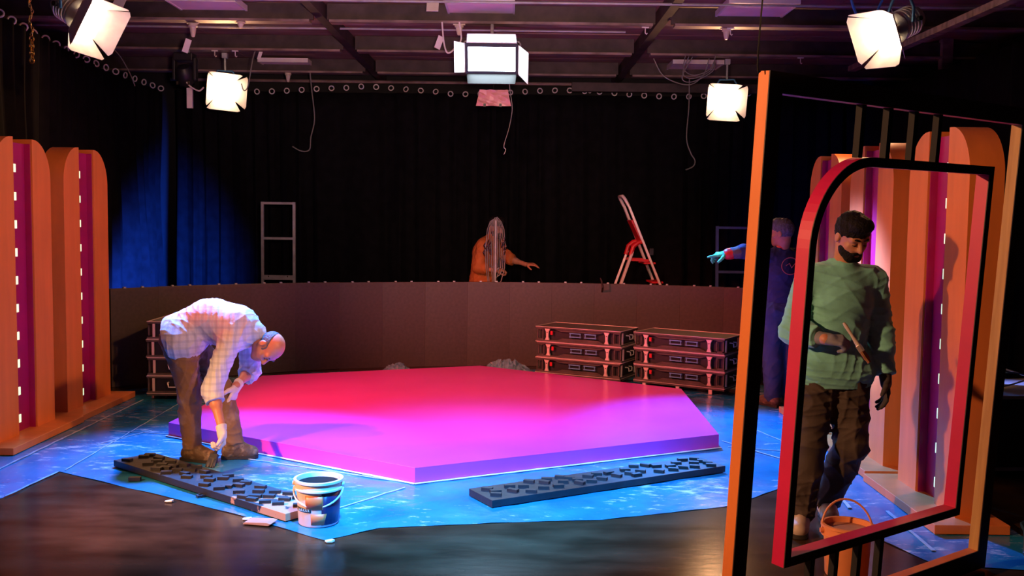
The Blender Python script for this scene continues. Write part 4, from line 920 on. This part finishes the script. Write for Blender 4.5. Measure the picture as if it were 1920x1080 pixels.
# green-jumper man
make_person('bearded man in green sweatshirt holding a paintbrush behind the leaning frame', (1.72, 5.42, .004), dict(
    pelvis=(1.765, 5.44, .90), chest=(1.80, 5.43, 1.24), neck=(1.805, 5.425, 1.43), shR=(1.620, 5.44, 1.375), elR=(1.530, 5.40, 1.085), wrR=(1.645, 5.19, 1.070),
    shL=(1.985, 5.45, 1.37), elL=(2.035, 5.47, 1.08), wrL=(2.050, 5.40, .835), hipR=(1.675, 5.44, .87), hipL=(1.855, 5.44, .87),
    knR=(1.635, 5.36, .475), anR=(1.590, 5.33, .095), toeR=(1.545, 5.205, .045), knL=(1.865, 5.37, .475), anL=(1.805, 5.56, .105), toeL=(1.785, 5.43, .045)),
    dict(c=(1.818, 5.345, 1.605), f=(.26, -.80, -.54), u=(.12, -.52, .84), hair='full', hm='hair_dark', beard=True),
    dict(front=(.12, -.99, 0), bulk=.006, shirt='green_knit', shirt_name='sweatshirt', shirt_loose=.016, sleeveR=.80, sleeveL=.93, loose=.03, hem=[((1.76, 5.4, .785), (0, 0, -1))], hem_drop=(0, 0, -.10), fold=.0065, seed=8,
         trousers='dark_trouser', trouser_loose=.030, tfold=.009, shoe='shoe_pale',
         handR=dict(d=(.93, -.30, -.05), pn=(.1, .5, -.85), sd=(.1, -.5, .8), curl=GRIP, thumb=(.8, .35, .55), tc=.6), gloveR='glove_grey',
         handL=dict(d=(.02, -.15, -1), pn=(-1, .1, 0), sd=(0, -1, 0), curl=RELAX), gloveL='glove_dark'))
# pointing worker in dungarees, seen from behind
pt = make_person('worker in navy dungarees seen from behind, pointing with a green glove', (2.44, 9.02, .004), dict(
    pelvis=(2.455, 9.03, .90), chest=(2.445, 9.02, 1.22), neck=(2.435, 9.01, 1.41), shR=(2.600, 9.07, 1.355), elR=(2.655, 9.05, 1.08), wrR=(2.635, 9.15, .86),
    shL=(2.275, 8.98, 1.36), elL=(2.09, 8.98, 1.41), wrL=(1.925, 8.96, 1.385), hipR=(2.54, 9.05, .87), hipL=(2.37, 9.02, .87),
    knR=(2.545, 9.06, .475), anR=(2.545, 9.03, .095), toeR=(2.52, 9.15, .045), knL=(2.385, 9.03, .475), anL=(2.385, 8.98, .095), toeL=(2.32, 9.09, .045)),
    dict(c=(2.425, 8.99, 1.575), f=(-.80, .58, -.08), u=(0, 0, 1), hair='full', hm='hair_grey'),
    dict(h=.0065, front=(-.3, .95, 0), shirt='denim_top', shirt_name='bib_top', sleeveR=.9, sleeveL=.30, loose=.02, shirt_loose=.014, hem=[((2.45, 9, .95), (0, 0, -1))], fold=.005, seed=21,
         trousers='denim', trouser_loose=.026, tfold=.006, shoe='boot',
         handL=dict(d=(-1, 0, -.06), pn=(0, .3, -1), sd=(0, -.6, .8), curl=[(.05, .08, .05), (.5, .9, .6), (.6, 1, .6), (.7, 1, .6)]), gloveL='glove_green',
         handR=dict(d=(0, .1, -1), pn=(-1, 0, 0), sd=(0, 1, 0), curl=RELAX), gloveR='glove_green'))
pb = np.array([2.44, 9.02, .004])
sdf_mesh('sleeve', [cone((2.09, 8.98, 1.41), (1.94, 8.96, 1.387), .060, .050, .01, None, [(V3(1.945, 8.96, 1.387), V3(-1, 0, 0))])], .006, 'grey_sleeve', pt, pb, [], .003, 3)
sdf_mesh('cuff', [cone((1.962, 8.963, 1.389), (1.94, 8.96, 1.387), .053, .051, .005)], .005, 'red_plastic', pt, pb)
sdf_mesh('collar', [cone((2.437, 9.012, 1.425), (2.434, 9.008, 1.448), .070, .066, .005)], .005, 'red_plastic', pt, pb)
m = MB(); m.tube([(.03 + .075 * math.cos(a), -.185 + .01 * abs(math.cos(a)), 1.29 + .075 * math.sin(a) - .004) for a in [2 * PI * k / 24 for k in range(24)]], .004, 5, True); q = m.build('back_print', 'logo', pt, smooth=True)
MB().tube([(-.01, -.188, 1.29), (.02, -.188, 1.31), (.04, -.188, 1.27), (.07, -.188, 1.31)], .004, 5).build('print_mark', 'logo', q)
# man in rust shirt behind the wall
make_person('man in rust orange shirt behind the low wall, arm stretched out', (-.30, 12.12, .004), dict(
    pelvis=(-.36, 12.15, .92), chest=(-.325, 12.13, 1.25), neck=(-.255, 12.11, 1.43), shR=(-.355, 11.97, 1.365), elR=(-.405, 11.93, 1.09), wrR=(-.19, 11.88, 1.06),
    shL=(-.22, 12.27, 1.365), elL=(-.02, 12.27, 1.18), wrL=(.165, 12.15, 1.125), hipR=(-.34, 12.07, .88), hipL=(-.34, 12.24, .88),
    knR=(-.31, 12.06, .475), anR=(-.33, 12.06, .095), toeR=(-.20, 12.03, .045), knL=(-.31, 12.25, .475), anL=(-.33, 12.25, .095), toeL=(-.20, 12.26, .045)),
    dict(c=(-.205, 12.07, 1.575), f=(.75, -.55, -.35), u=(.2, -.2, .95), hair='full', hm='hair_dark', beard=True),
    dict(h=.0065, front=(.8, -.6, 0), bulk=.01, shirt='rust_shirt', sleeveR=.45, sleeveL=.15, loose=.03, shirt_loose=.02, hem=[((-.36, 12, .80), (0, 0, -1))], hem_drop=(0, 0, -.12), fold=.005, seed=30,
         trousers='dark_trouser', shoe='boot',
         handR=dict(d=(1, -.1, .1), pn=(0, .3, -1), sd=(0, -1, .3), curl=GRIP), handL=dict(d=(.95, -.3, .05), pn=(0, .3, -1), sd=(0, -1, .2), curl=RELAX)))

# paint brushes held by the painters
def brush(label, a, b, wd, hm, fm, bmn, tl=.35):
    # a: end of handle, b: tip of the bristles
    a = Vector(a); b = Vector(b); d = b - a; L_ = d.length; o = thing('paint_brush', label, 'paint brush', tuple(a)); Q = d.to_track_quat('Z', 'Y').to_matrix().to_4x4()
    MB().tube([Q @ Vector((0, 0, L_ * t)) for t in (0, .08, .2, .35, .5, .58)], .01, 10, radii=[.007, .010, .009, .008, .012, .013]).build('handle', hm, o, smooth=True)
    MB().box((-wd * .5, -.011, L_ * .56), (wd * .5, .011, L_ * .72), Q).build('ferrule', fm, o, bevel=.002)
    for k in range(9):
        x = -wd * .5 + wd * (k + .5) / 9
        MB().tube([Q @ Vector((x, 0, L_ * .71)), Q @ Vector((x * 1.1, .003 * math.sin(k), L_ * .88)), Q @ Vector((x * 1.06, .004 * math.cos(k * 2), L_ * (.985 + .015 * math.sin(k * 3))))], .008, 6, radii=[.009, .009, .005]).build('bristles', bmn, o, smooth=True)
brush('black paint-loaded brush in the stooping man\'s gloved hand', (-1.895, 6.445, .225), (-1.925, 6.29, .062), .055, 'brush_black', 'brush_black', 'brush_black')
brush('wide paintbrush with brown bristles held by the man in green', (1.715, 5.12, 1.165), (1.835, 5.06, .965), .055, 'brush_wood', 'ferrule', 'bristle')
